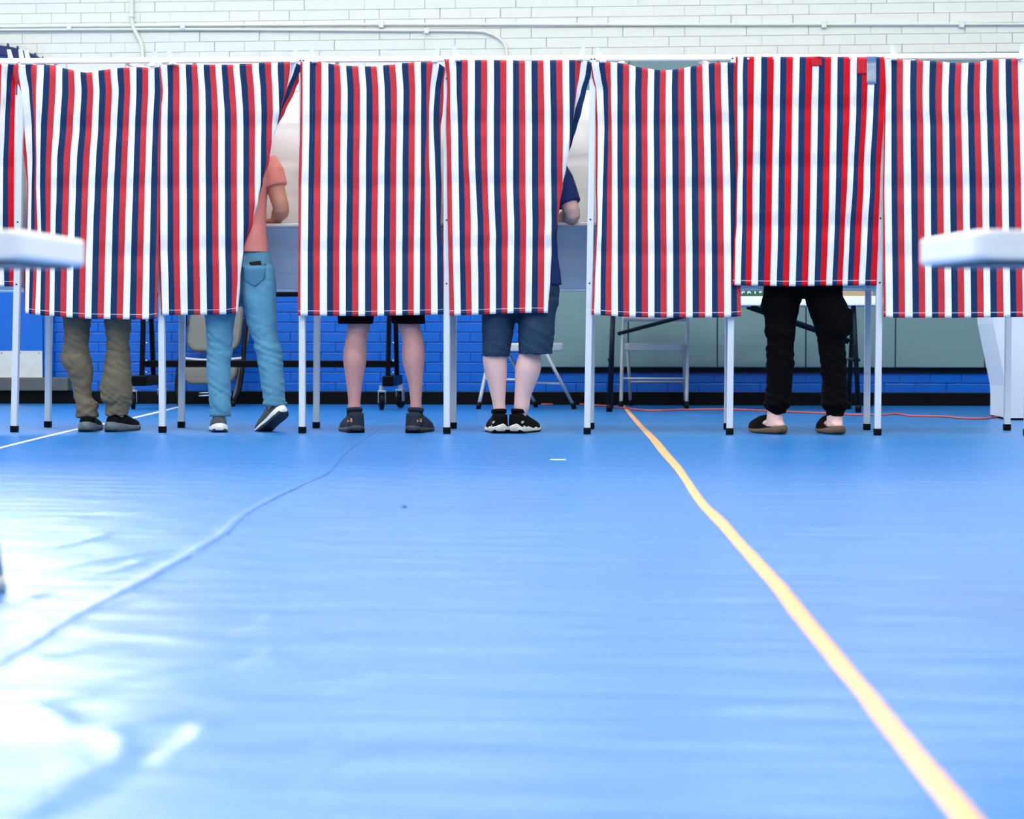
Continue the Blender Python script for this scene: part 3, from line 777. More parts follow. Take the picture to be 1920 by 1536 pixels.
# booth of the black shorts
c = curtain('faded striped curtain hanging straight down over the black shorts', M_faded, 550,
    [(122, [(-1.4, 76), (-1, 100), (0, 178), (1, 240), (2, 303), (3, 372), (6, 563), (9, 760), (12, 957), (15, 1157), (18, 1360), (19, 1422), (20, 1490), (21, 1553), (22, 1612), (22.6, 1622, .02)]),
     (170, [(-1.4, 78), (-1, 102), (0, 175), (1, 237), (2, 303), (3, 375), (6, 580), (9, 780), (12, 975), (15, 1175), (18, 1365), (19, 1420), (20, 1458), (21, 1510), (22, 1572), (22.6, 1605)]),
     (210, [(-1.4, 75), (-1, 101), (0, 174), (1, 236), (2, 302), (3, 372), (6, 579), (9, 780), (12, 979), (15, 1173), (18, 1363), (19, 1421), (20, 1447), (21, 1494), (22, 1560), (22.6, 1592)]),
     (238, [(-1.4, 72), (-1, 100), (0, 173), (1, 233), (2, 298), (3, 370), (6, 577), (9, 780), (12, 980), (15, 1170), (18, 1362), (19, 1424), (20, 1445), (21, 1492), (22, 1558), (22.6, 1570, .02)]),
     (300, [(-1.4, 62), (-1, 97), (0, 165), (1, 226), (2, 295), (3, 368), (6, 570), (9, 775), (12, 972), (15, 1165), (18, 1362), (19, 1405), (20, 1448), (21, 1510), (21.8, 1566), (22.6, 1570, .03)]),
     (350, [(-1.4, 56), (-1, 88), (0, 162), (1, 220), (2, 292), (3, 368), (6, 570), (9, 775), (12, 970), (15, 1165), (18, 1360), (19, 1408), (20, 1460), (21, 1520), (22, 1575), (22.6, 1580, .02)]),
     (430, [(-1.4, 55), (-1, 83), (0, 160), (1, 218), (2, 289), (3, 362), (6, 565), (9, 768), (12, 965), (15, 1165), (18, 1352), (19, 1403), (20, 1465), (21, 1527), (21.6, 1560), (22.6, 1568, .03)]),
     (470, [(-1.4, 52), (-1, 80), (0, 155), (1, 216), (2, 286), (3, 360), (6, 560), (9, 765), (12, 963), (15, 1162), (18, 1350), (19, 1404), (20, 1468), (21, 1533), (22, 1596), (22.6, 1612, .02)]),
     (590, [(-1.4, 48), (-1, 80), (0, 155), (1, 217), (2, 285), (3, 360), (6, 560), (9, 765), (12, 967), (15, 1162), (18, 1348), (19, 1405), (20, 1472), (21, 1540), (22, 1600), (22.6, 1620, .03)])],
    [(-1.4, 116), (0, 115.7), (2, 116.3), (3, 119), (5, 122.5), (6, 123.5), (9, 124.3), (11, 124.8), (12, 122.5), (14, 121), (15, 118.3), (17, 117.3), (18, 116.5), (20, 116), (21, 119), (22, 126), (22.6, 128)],
    [(-1.4, 592), (0, 592), (9, 593), (15, 591.5), (21, 590), (22.6, 589)], -1.4, 22.6, GRP, 4.7, folds=(233, 351, 471)); cur.append(c)
# booth of the blue shirt: right side pulled aside
c = curtain('faded striped curtain pulled aside beside the blue-shirted person', M_faded, 820,
    [(116, [(-1.75, 79), (-1, 128), (0, 200), (1, 262), (2, 328), (3, 400), (6, 602), (9, 807), (12, 1003), (15, 1200), (18, 1405), (19, 1470), (20, 1533), (21, 1597, -.004), (22, 1652, -.006)]),
     (140, [(-1.75, 100), (-1, 138), (0, 203), (1, 262), (2, 328), (3, 400), (6, 604), (9, 808), (12, 1004), (15, 1203), (18, 1406), (19, 1470), (19.6, 1500, .012), (20, 1520), (21, 1580, -.006), (22, 1636, -.006)]),
     (170, [(-1.75, 105), (-1, 140), (0, 205), (1, 262), (2, 328), (3, 400), (6, 605), (9, 808), (12, 1005), (15, 1205), (18, 1408), (19, 1470), (19.2, 1480, .014), (20, 1484, .002), (21, 1531, -.006), (22, 1588, -.004)]),
     (210, [(-1.75, 95), (-1, 140), (0, 215), (1, 268), (2, 328), (3, 398), (6, 602), (9, 808), (12, 1008), (15, 1212), (18, 1410), (18.8, 1454, .01), (20, 1456, .02), (20.9, 1460, -.002), (21, 1466, -.004), (22, 1537, -.004)]),
     (238, [(-1.75, 92), (-1, 145), (0, 220), (1, 270), (2, 325), (3, 397), (6, 602), (9, 808), (12, 1010), (15, 1212), (18, 1410), (18.5, 1436, .01), (20, 1436, .025), (21.1, 1437), (22, 1490, -.002)]),
     (265, [(-1.75, 97), (-1, 149), (0, 223), (1, 274), (2, 330), (3, 398), (6, 602), (9, 808), (12, 1010), (15, 1212), (18, 1408), (18.3, 1420, .01), (20, 1418, .03), (21.3, 1420, .005), (22, 1442)]),
     (290, [(-1.75, 101), (-1, 151), (0, 225), (1, 277), (2, 334), (3, 400), (6, 602), (9, 808), (12, 1010), (15, 1212), (16, 1276), (17, 1340), (18, 1400, .01), (20, 1390, .035), (22, 1400, .02)]),
     (316, [(-1.75, 103), (-1, 153), (0, 227), (1, 280), (2, 338), (3, 405), (6, 603), (9, 808), (12, 1010), (15, 1212), (16, 1278), (17, 1336, .005), (17.7, 1373, .016), (19.5, 1360, .045), (22, 1350, .06)]),
     (350, [(-1.75, 103), (-1, 158), (0, 230), (1, 290), (2, 352), (3, 413), (6, 605), (9, 808), (12, 1010), (15, 1214), (16, 1277, .005), (16.9, 1335, .016), (18.5, 1320, .05), (22, 1310, .06)]),
     (383, [(-1.75, 107), (-1, 160), (0, 233), (1, 294), (2, 357), (3, 421), (6, 610), (9, 813), (12, 1012), (15, 1216), (16, 1278, .008), (16.55, 1308, .018), (18, 1292, .05), (22, 1282, .06)]),
     (414, [(-1.75, 110), (-1, 163), (0, 235), (1, 296), (2, 360), (3, 430), (6, 618), (9, 820), (12, 1015), (15, 1217, .004), (16.15, 1284, .018), (17.5, 1268, .05), (22, 1258, .06)]),
     (443, [(-1.75, 115), (-1, 166), (0, 237), (1, 296), (2, 359), (3, 432), (6, 626), (9, 821), (12, 1014), (14, 1143), (15, 1215, .008), (15.4, 1242, .018), (17, 1226, .05), (22, 1216, .06)]),
     (471, [(-1.75, 118), (-1, 168), (0, 238), (1, 295), (2, 358), (3, 430), (6, 622), (9, 818), (12, 1013), (13, 1075), (14, 1143, .004), (15.02, 1218, .016), (16.5, 1200, .05), (22, 1190, .06)]),
     (523, [(-1.75, 125), (-1, 175), (0, 245), (1, 303), (2, 364), (3, 437), (6, 625), (9, 815), (12, 1010), (13, 1073), (14, 1140, .006), (14.9, 1204, .018), (16.5, 1188, .05), (22, 1178, .06)]),
     (588, [(-1.75, 133), (-1, 183), (0, 250), (1, 310), (2, 370), (3, 438), (6, 625), (9, 812), (12, 1005), (13, 1070), (14, 1137, .008), (14.6, 1178, .018), (16.5, 1164, .05), (22, 1154, .06)])],
    [(-1.75, 112.5), (9, 113), (10, 114.5), (13, 114), (15, 113), (20, 112.8), (21, 115), (22, 117.5)],
    [(-1.75, 592), (0, 591.5), (3, 590), (6, 588.8), (9, 587.6), (12, 586.7), (14.6, 587), (22, 585)], -1.75, 22, GRP, 6.1, folds=(230, 347, 466)); cur.append(c)
# empty booth in front of the grey chair
c = curtain('faded striped curtain, top sagging, hanging over the grey folding chair', M_faded, 1090,
    [(122, [(-1.2, 108), (-1, 112), (0, 188), (1, 250), (2, 313), (3, 382), (6, 578), (9, 776), (12, 970), (15, 1164), (18, 1358), (19, 1422), (20, 1490), (21, 1558), (22, 1628), (22.6, 1655)]),
     (140, [(-1.2, 118), (-1, 132), (0, 205), (1, 262), (2, 313), (3, 382), (6, 580), (9, 778), (12, 969), (15, 1162), (18, 1360), (19, 1422), (20, 1490), (21, 1560), (22, 1624), (22.6, 1660)]),
     (170, [(-1.3, 150), (-1, 164), (0, 235), (1, 290), (2, 316), (3, 385), (6, 573), (9, 775), (12, 965), (15, 1165), (18, 1365), (19, 1425), (20, 1492), (21, 1565), (22, 1622), (22.6, 1662)]),
     (238, [(-1.4, 152), (-1, 178), (0, 248), (1, 290), (2, 325), (3, 385), (4, 443), (6, 580), (9, 770), (12, 968), (15, 1170), (18, 1375), (19, 1437), (20, 1502), (21, 1575), (22, 1635), (22.6, 1666)]),
     (300, [(-1.4, 152), (-1, 178), (0, 240), (1, 285), (2, 328), (3, 385), (4, 443), (6, 580), (9, 775), (12, 970), (15, 1178), (18, 1382), (19, 1445), (20, 1508), (21, 1585), (22, 1645), (22.6, 1665)]),
     (350, [(-1.4, 154), (-1, 172), (0, 230), (1, 277), (2, 328), (3, 387), (4, 444), (6, 580), (9, 775), (12, 972), (15, 1178), (18, 1387), (19, 1447), (20, 1514), (21, 1590), (22, 1652), (22.6, 1672)]),
     (400, [(-1.4, 162), (-1, 178), (0, 222), (1, 275), (2, 328), (3, 388), (4, 447), (6, 580), (9, 775), (12, 975), (15, 1180), (18, 1388), (19, 1448), (20, 1517), (21, 1592), (22, 1646), (22.6, 1665)]),
     (430, [(-1.4, 160), (-1, 175), (0, 218), (1, 273), (2, 328), (3, 388), (4, 447), (6, 580), (9, 778), (12, 976), (15, 1182), (18, 1390), (19, 1449), (20, 1518), (21, 1594), (22, 1640), (22.6, 1655)]),
     (470, [(-1.4, 142), (-1, 165), (0, 210), (1, 268), (2, 327), (3, 388), (4, 447), (6, 580), (9, 780), (12, 978), (15, 1185), (18, 1392), (19, 1453), (20, 1522), (21, 1597), (22, 1650), (22.6, 1685)]),
     (530, [(-1.4, 128), (-1, 148), (0, 206), (1, 260), (2, 325), (3, 389), (4, 447), (6, 580), (9, 780), (12, 979), (15, 1186), (18, 1393), (19, 1455), (20, 1524), (21, 1598), (22, 1658), (22.6, 1698)]),
     (595, [(-1.4, 108), (-1, 138), (0, 205), (1, 258), (2, 324), (3, 391), (4, 450), (6, 580), (9, 780), (12, 980), (15, 1187), (18, 1393), (19, 1458), (20, 1525), (21, 1598), (22, 1664), (22.6, 1702)])],
    [(-1.4, 118), (0, 116.5), (2, 116.5), (3, 117.3), (5, 121.5), (6, 125), (8, 128.5), (9, 130.5), (11, 132), (12, 131), (14, 127.5), (15, 124.8), (17, 121.5), (18, 119), (20, 117.3), (22.6, 117.3)],
    [(-1.4, 590), (0, 591), (3, 593.5), (8, 595.5), (12, 596), (18, 595.5), (21, 594.6), (22.6, 593)], -1.4, 22.6, GRP, 8.4, folds=(235, 354, 476)); cur.append(c)
# bright short one above the joggers
c = curtain('short bright red, navy and white curtain patched with tape above black joggers', M_bright, 1360,
    [(107, [(-1.3, 110), (-1, 135), (0, 193), (1, 243), (2, 310), (3, 383), (6, 586), (9, 793), (12, 1000), (15, 1196), (18, 1403), (19, 1463), (20, 1530), (21, 1610), (22, 1650), (22.9, 1690)]),
     (140, [(-1.3, 118), (-1, 130), (0, 185), (1, 240), (2, 308), (3, 383), (6, 585), (9, 790), (12, 995), (15, 1195), (18, 1400), (19, 1458), (20, 1522), (21, 1592), (22, 1650), (22.9, 1705)]),
     (210, [(-1.3, 118), (-1, 130), (0, 192), (1, 240), (2, 303), (3, 375), (6, 580), (9, 780), (12, 987), (15, 1192), (18, 1395), (19, 1450), (20, 1508), (21, 1578), (22, 1635), (22.9, 1693)]),
     (312, [(-1.3, 116), (-1, 138), (0, 190), (1, 232), (2, 295), (3, 368), (6, 570), (9, 775), (12, 978), (15, 1182), (18, 1370), (19, 1418), (20, 1478), (21, 1545), (22, 1605), (22.9, 1655)]),
     (350, [(-1.3, 114), (-1, 130), (0, 185), (1, 230), (2, 292), (3, 365), (6, 567), (9, 772), (12, 975), (15, 1178), (18, 1360), (19, 1412), (20, 1475), (21, 1545), (22, 1600), (22.9, 1648)]),
     (423, [(-1.3, 105), (-1, 122), (0, 182), (1, 230), (2, 292), (3, 360), (6, 563), (9, 767), (12, 968), (15, 1168), (16, 1225), (17, 1275), (18, 1330), (19, 1388), (20, 1455), (21, 1520), (22, 1575), (22.9, 1632)]),
     (453, [(-1.3, 93), (-1, 110), (0, 175), (1, 226), (2, 287), (3, 356), (6, 560), (9, 762), (12, 963), (15, 1160), (16, 1215), (17, 1268), (18, 1322), (19, 1382), (20, 1447), (21, 1512), (22, 1568), (22.9, 1628)]),
     (534, [(-1.3, 76), (-1, 103), (0, 165), (1, 217), (2, 280), (3, 347), (6, 547), (9, 750), (12, 950), (15, 1140), (16, 1192), (17, 1250), (18, 1303), (19, 1365), (20, 1425), (21, 1490), (22, 1548), (22.9, 1610)])],
    [(-1.3, 106.5), (22.9, 107)], [(-1.3, 535), (3, 536), (9, 537), (15, 535.5), (22.9, 535)], -1.3, 22.9, GRP, 9.9, folds=(203, 311, 425), ybase=YC - .02); cur.append(c)
C6 = c
# last one at the right
c = curtain('faded striped curtain at the right end beside the white sheeted cabinet', M_faded, 1630,
    [(118, [(-1.2, 155), (-1, 168), (0, 235), (1, 295), (2, 362), (3, 440), (6, 643), (9, 855), (12, 1056), (15, 1250), (18, 1452), (19, 1515), (20, 1585), (21, 1650), (23, 1785)]),
     (170, [(-1.2, 168), (-1, 180), (0, 235), (1, 293), (2, 360), (3, 435), (6, 637), (9, 843), (12, 1045), (15, 1245), (18, 1455), (19, 1520), (20, 1590), (21, 1655), (23, 1790)]),
     (200, [(-1.2, 165), (-1, 177), (0, 235), (1, 294), (2, 360), (3, 438), (6, 638), (9, 842), (12, 1045), (15, 1248), (18, 1462), (19, 1525), (20, 1596), (21, 1662), (23, 1797)]),
     (238, [(-1.2, 163), (-1, 172), (0, 235), (1, 296), (2, 362), (3, 440), (6, 648), (9, 850), (12, 1053), (15, 1257), (18, 1468), (19, 1535), (20, 1605), (21, 1670), (23, 1805)]),
     (350, [(-1.3, 147), (-1, 163), (0, 237), (1, 300), (2, 370), (3, 445), (6, 655), (9, 860), (12, 1067), (15, 1275), (18, 1483), (19, 1550), (20, 1618), (21, 1690), (23, 1830)]),
     (594, [(-1.4, 152), (-1, 178), (0, 252), (1, 315), (2, 383), (3, 462), (6, 667), (9, 878), (12, 1085), (15, 1292), (18, 1505), (19, 1570), (20, 1640), (21, 1712), (23, 1850)])],
    [(-1.4, 111), (0, 111), (3, 112.8), (6, 114.5), (8, 116), (9, 117.5), (11, 119), (12, 117.5), (14, 116), (15, 112.8), (18, 110.7), (20, 110.2), (23, 110)],
    [(-1.4, 594), (0, 596), (9, 596), (23, 594)], -1.4, 23, GRP, 12.2, folds=(230, 351, 480)); cur.append(c)

# clips at the curtain tops (a part of each curtain)
def clip(parent, px, py, lean, h=26):
    bm = B()
    a = P(px, py, YF - .055); rr = []
    S = 1 / 372.0
    for k in range(7):
        t = k / 6
        c = a + Vector((lean * t * S * (1.0 - .25 * t), -.004 + .004 * math.sin(t * 3), t * h * S))
        w = (.014 - .005 * t)
        rr.append([c + Vector((-w, -.004, 0)), c + Vector((w, -.004, 0)), c + Vector((w, .004, 0)), c + Vector((-w, .004, 0))])
    loft(bm, rr); 
    box(bm, a + Vector((0, .006, .004)), (.030, .014, .018), bev=.003)
    obj('clip', bm, M_plastic, parent)
for k, px, py, lean in ((0, 23, 119, -8), (1, 43, 119, -6), (1, 55, 119, -8), (1, 285, 124, 8), (2, 324, 120, -10), (2, 549, 117, 8), (3, 590, 116, -8), (3, 815, 116, 9), (4, 858, 113, -10), (4, 1088, 112, 8), (5, 1131, 116, -14), (7, 1676, 111, -4), (7, 1913, 110, 6)):
    clip(cur[k], px, py, lean)
# tape patches and snaps on the bright curtain
def patch(name, px0, py0, px1, py1, m, label, off):
    bm = B(); n = 6
    def f(u, v):
        p = P(px0 + (px1 - px0) * u, py0 + (py1 - py0) * v, C6_surf(px0 + (px1 - px0) * u, py0 + (py1 - py0) * v) - off); return p
    grid(bm, f, 5, 8); o = obj(name, bm, m, C6, smooth=True); o['label'] = label; solidify(o, .001)
_dg = bpy.context.evaluated_depsgraph_get()
_bv = BVHTree.FromObject(C6, _dg)
def C6_surf(px, py):
    d = ray(px, py).normalized(); hit = _bv.ray_cast(CAMP - C6.location, d)
    return hit[0].y + C6.location.y if hit[0] else YC - .03
patch('tape_patch', 1521, 106, 1541, 123.5, M_red_tape, 'red tape square', .003)
patch('tape_patch', 1608, 107, 1626, 139, M_red_tape, 'long red tape strip', .003)
patch('tape_patch', 1625, 106, 1643, 157, M_silver_tape, 'silver duct tape strip', .005)
for px, py in ((1403, 110), (1451, 110), (1594, 109)):
    bm = B(); c = P(px, py, C6_surf(px, py) - .003); bmesh.ops.create_uvsphere(bm, u_segments=10, v_segments=6, radius=.006, matrix=Matrix.Translation(c) @ Matrix.Scale(.5, 4, (0, 1, 0))); obj('snap', bm, M_plastic, C6, smooth=True)

# ---------------------------------------------------------------- white folding tables in the foreground
def slab(bm, pts, z0, z1, r=.035, k=5, bev=.008):
    """polygon slab with rounded corners and softened rims"""
    out = []
    n = len(pts)
    for i in range(n):
        a, b, c = Vector(pts[i - 1]), Vector(pts[i]), Vector(pts[(i + 1) % n])
        d1, d2 = (a - b).normalized(), (c - b).normalized()
        p0, p1 = b + d1 * r, b + d2 * r
        for q in range(k + 1):
            t = q / k; out.append((p0 * (1 - t) ** 2 + b * 2 * t * (1 - t) + p1 * t * t))
    cen = sum(out, Vector((0, 0))) / len(out)
    def ring(z, inset): return [Vector((p.x + (cen.x - p.x) * inset / (cen - p).length, p.y + (cen.y - p.y) * inset / (cen - p).length, z)) for p in out]
    loft(bm, [ring(z0, bev), ring(z0 + bev * .3, bev * .3), ring(z0 + bev, 0), ring(z1 - bev, 0), ring(z1 - bev * .3, bev * .3), ring(z1, bev)])
def fore_table(side, label):
    zt, th = .662, .050
    if side < 0: near, far = F(42, 430.5, zt), F(167, 450.5, zt)
    else: near, far = F(1832, 430, zt), F(1717, 448.5, zt)
    near.z = far.z = 0
    e = (far - near).normalized(); out = Vector((e.y, -e.x, 0)) * (1 if side > 0 else -1)
    if out.x * side < 0: out = -out
    if side > 0: out = (out + Vector((0, .045, 0))).normalized()
    L = 1.83
    base = (near + far) / 2 + out * L / 2
    t = thing('folding_table', label, 'table', base)
    bm = B(); slab(bm, [(p.x, p.y) for p in (near, far, far + out * L, near + out * L)], zt - th, zt)
    top = obj('tabletop', bm, M_table, t, smooth=False)
    mid = (near + far) / 2
    bm = B(); a = near + e * .012 + out * .02; c_ = near + e * ((far - near).length - .03) + out * .02
    slab(bm, [(p.x, p.y) for p in (a, c_, c_ + out * (L - .06), a + out * (L - .06))], zt - th - .005, zt - th + .002, r=.01, bev=.002); obj('under_frame', bm, M_dark_steel, t)
    for u in (.18 if side < 0 else .34, L - .2):
        lo = [near + e * q + out * (u - (.0 if side > 0 else .0)) for q in (.05, .35)]
        for p in lo:
            foot = p.copy()
            if side < 0 and u < .3 and p is lo[1]: foot = F(-3, 1110, 0.0)
            bm = B(); topp = foot + out * .07 + Vector((0, 0, zt - th - .01))
            tube(bm, [foot + Vector((0, 0, .015)), topp], .0125, 12); lg = obj('leg', bm, M_beige_steel, t, smooth=True)
            bm = B(); tube(bm, [foot, foot + Vector((0, 0, .03))], .015, 12); obj('foot_cap', bm, M_beige_steel, lg, smooth=True)
fore_table(-1, 'white folding table reaching in at the left edge, nearest the camera')
fore_table(1, 'white folding table reaching in at the right edge, nearest the camera')

# ---------------------------------------------------------------- long folding table behind the booths
def far_table():
    zt = .755; YT = 12.05
    xl, xr = P(1128, 560, YT).x, P(1657, 560, YT).x
    t = thing('folding_table', 'long white folding table with dark legs behind the black joggers', 'table', ((xl + xr) / 2, YT + .35, 0))
    bm = B(); slab(bm, [(xl, YT), (xr, YT), (xr, YT + .72), (xl, YT + .72)], zt - .06, zt); obj('tabletop', bm, M_table, t)
    def leg(pts, r=.016):
        bm = B(); tube(bm, pts, r, 10); return obj('leg', bm, M_dark_steel, t, smooth=True)
    for fx, tx in ((1142, 1150), (1608, 1600)):
        for dy in (.04, .60):
            a = F(fx, 773, 0); a.y = YT + dy; b = P(tx, 600, YT + dy); b.z = zt - .06
            lg = leg([a + Vector((0, 0, .03)), b])
            bm = B(); tube(bm, [a, a + Vector((0, 0, .05))], .020, 10); obj('foot_cap', bm, M_black_rubber, lg, smooth=True)
        c0 = F(fx, 773, 0); bm = B(); tube(bm, [Vector((c0.x, YT + .04, .34)), Vector((c0.x, YT + .60, .34))], .012, 8); obj('cross_bar', bm, M_dark_steel, t, smooth=True)
    for dy in (.1, .56):
        for a, b in (((1158, 626), (1302, 588)), ((1606, 643), (1385, 566))):
            bm = B(); p, q = P(*a, YT + .1), P(*b, YT + .1); p.y = q.y = YT + dy; q.z = max(q.z, zt - .07) if False else q.z
            d = (q - p).normalized(); q = p + d * ((zt - .062 - p.z) / d.z)
            tube(bm, [p, q], .012, 8); obj('brace', bm, M_dark_steel, t, smooth=True)
    return t, zt, YT
_, ZT, YT = far_table()
def lay(name, x0, x1, h, d, m, label, cat, yo=.1, parts=()):
    xa, xb = P(x0, 555, YT).x, P(x1, 555, YT).x
    t = thing(name, label, cat, ((xa + xb) / 2, YT + yo + d / 2, ZT))
    bm = B(); box(bm, ((xa + xb) / 2, YT + yo + d / 2, ZT + h / 2 + .001), (xb - xa, d, h), bev=.004); obj('body', bm, m, t)
    return t, xa, xb
t, xa, xb = lay('sign_card', 1372, 1436, .05, .03, M_green, 'green card with white lettering standing on the far table', 'sign')
# white letter strokes on its face
def stroke(t, px0, py0, px1, py1, w=.006):
    bm = B(); a, b = P(px0, py0, YT + .097), P(px1, py1, YT + .097); bar(bm, a, b, w, .002); obj('lettering', bm, M_plastic, t)
for s in ((1391, 551, 1393, 544), (1393, 544, 1396, 549), (1402, 551, 1403, 546), (1404, 546, 1408, 550), (1416, 541, 1416, 551), (1424.5, 543, 1424.5, 550), (1424.5, 543, 1427.5, 549), (1427.5, 549, 1427.5, 543), (1429.5, 543, 1432, 543)):
    stroke(t, *s)
lay('paper_stack', 1580, 1640, .035, .22, M_card, 'low brown stack of papers lying on the far table', 'papers')

# ---------------------------------------------------------------- steel folding chairs
def folding_chair(label, loc, rz, seat_m):
    t = thing('folding_chair', label, 'chair', loc, None, rz)
    # local: chair faces -y
    w = .225
    def tb(nm, pts, r, m=M_beige_steel, parent=None):
        bm = B(); tube(bm, pts, r, 10); return obj(nm, bm, m, parent or t, local=True, smooth=True)
    ff, ft_ = Vector((0, -.20, 0)), Vector((0, .115, .80))
    up = [(-w, -.20, .02), (-w, .115, .76)] 
    bm = B(); path = [Vector((-w, -.20, .025)), Vector((-w, -.08, .44)), Vector((-w + .012, .01, .72)), Vector((-w + .05, .03, .79)), Vector((w - .05, .03, .79)), Vector((w - .012, .01, .72)), Vector((w, -.08, .44)), Vector((w, -.20, .025))]
    tube(bm, smooth_path(path, 4), .0125, 10); fr = obj('front_frame', bm, M_beige_steel, t, local=True, smooth=True)
    for sx in (-1, 1):
        rl = tb('rear_leg', [(sx * (w - .03), .29, .025), (sx * (w - .03), .0, .43)], .0115)
        for par, p in ((fr, Vector((sx * w, -.206, 0))), (rl, Vector((sx * (w - .03), .296, 0)))):
            bm = B(); tube(bm, [p, p + Vector((0, .015 if p.y < 0 else -.015, .045))], .0165, 10); obj('foot_cap', bm, M_black_rubber, par, local=True, smooth=True)
    tb('cross_bar', [(-w, -.148, .205), (w, -.148, .205)], .007)
    tb('cross_bar', [(-w + .03, .178, .175), (w - .03, .178, .175)], .007)
    bm = B()
    slab(bm, [(-w + .018, -.19), (w - .018, -.19), (w - .035, .22), (-w + .035, .22)], .395, .45, r=.05, bev=.010)
    obj('seat', bm, seat_m, t, local=True)
    bm = B()
    def f(u, v):
        x = (u - .5) * 2 * (w - .012); z = .60 + .17 * v
        return Vector((x, .0 + (z - .6) * .30 - .035 + .022 * (1 - (2 * u - 1) ** 2), z))
    grid(bm, f, 14, 6); o = obj('backrest', bm, M_beige_steel, t, local=True, smooth=True); solidify(o, .016, 0)
    return t
c2 = (F(1165, 767) + F(1293, 765)) / 2
folding_chair('grey steel folding chair facing the camera under the sagging curtain', (c2.x, c2.y + .20, 0), math.radians(-4), M_grey_seat)
a1, b1, c1_ = F(886, 766), F(995, 770), F(1080, 769)
lat = Vector((.33, .29, 0))
cc = F(978, 769)
folding_chair('light folding chair turned sideways behind the denim shorts', (cc.x, cc.y + .12, 0), math.radians(-45), M_beige_steel)

# folded taupe chair leaning on the wall
def folded_chair():
    Yb = 12.75
    x0, x1 = P(320, 700, Yb).x, P(446, 700, Yb).x
    xc = (x0 + x1) / 2; w = (x1 - x0) / 2
    t = thing('folded_chair', 'folded taupe padded chair with black frame leaning on the blue bricks', 'chair', (xc, Yb, 0))
    def y_at(z): return Yb + .05 + z * .52
    def tb(nm, pts, r, m):
        bm = B(); tube(bm, smooth_path(pts, 4), r, 10); return obj(nm, bm, m, t, smooth=True)
    def V_(x, z, d=0): return Vector((xc + x, y_at(z) + d, z))
    tb('outer_frame', [V_(-w + .05, .03), V_(-w + .012, .14), V_(-w + .012, .45), V_(-w + .02, .80), V_(-w + .08, .87), V_(w - .08, .87), V_(w - .02, .80), V_(w - .012, .45), V_(w - .012, .14), V_(w - .05, .03)], .016, M_black_steel)
    tb('inner_frame', [V_(-w + .06, .03, .05), V_(-w + .035, .3, .05), V_(-w + .035, .62, .05), V_(w - .035, .62, .05), V_(w - .035, .3, .05), V_(w - .06, .03, .05)], .012, M_taupe)
    def pad(nm, z0, z1, r):
        bm = B(); n = 0
        pts = []
        ww = w - .045
        def rr(in_, d):
            out = []
            for cx, cz, a0 in ((ww - r, z1 - .03, 0), (-ww + r, z1 - .03, PI / 2), (-ww + r, z0 + r, PI), (ww - r, z0 + r, 3 * PI / 2)):
                for k in range(6):
                    a = a0 + PI / 2 * k / 5; rad = (r if cz < z1 - .05 else .03) - in_
                    out.append(V_(cx + (r - in_) * math.cos(a), cz + rad * math.sin(a), d))
            return out
        loft(bm, [rr(.02, .045), rr(0, .04), rr(0, -.005), rr(.012, -.018), rr(.03, -.022)])
        obj(nm, bm, M_taupe, t, smooth=False)
    pad('backrest', .385, .80, .09)
    pad('seat', .155, .30, .085)
    tb('rung', [V_(-w + .02, .34, -.01), V_(0, .325, -.015), V_(w - .02, .34, -.01)], .009, M_beige_steel)
    for z in (.075, .095):
        tb('spring_wire', [V_(-.06, z), V_(.09, z + .006)], .005, M_chrome)
    for sx in (-1, 1):
        bm = B(); p = V_(sx * (w - .05), 0); tube(bm, [Vector((p.x, p.y, 0)), Vector((p.x, p.y + .01, .04))], .02, 10); obj('foot_cap', bm, M_black_rubber, t, smooth=True)
folded_chair()

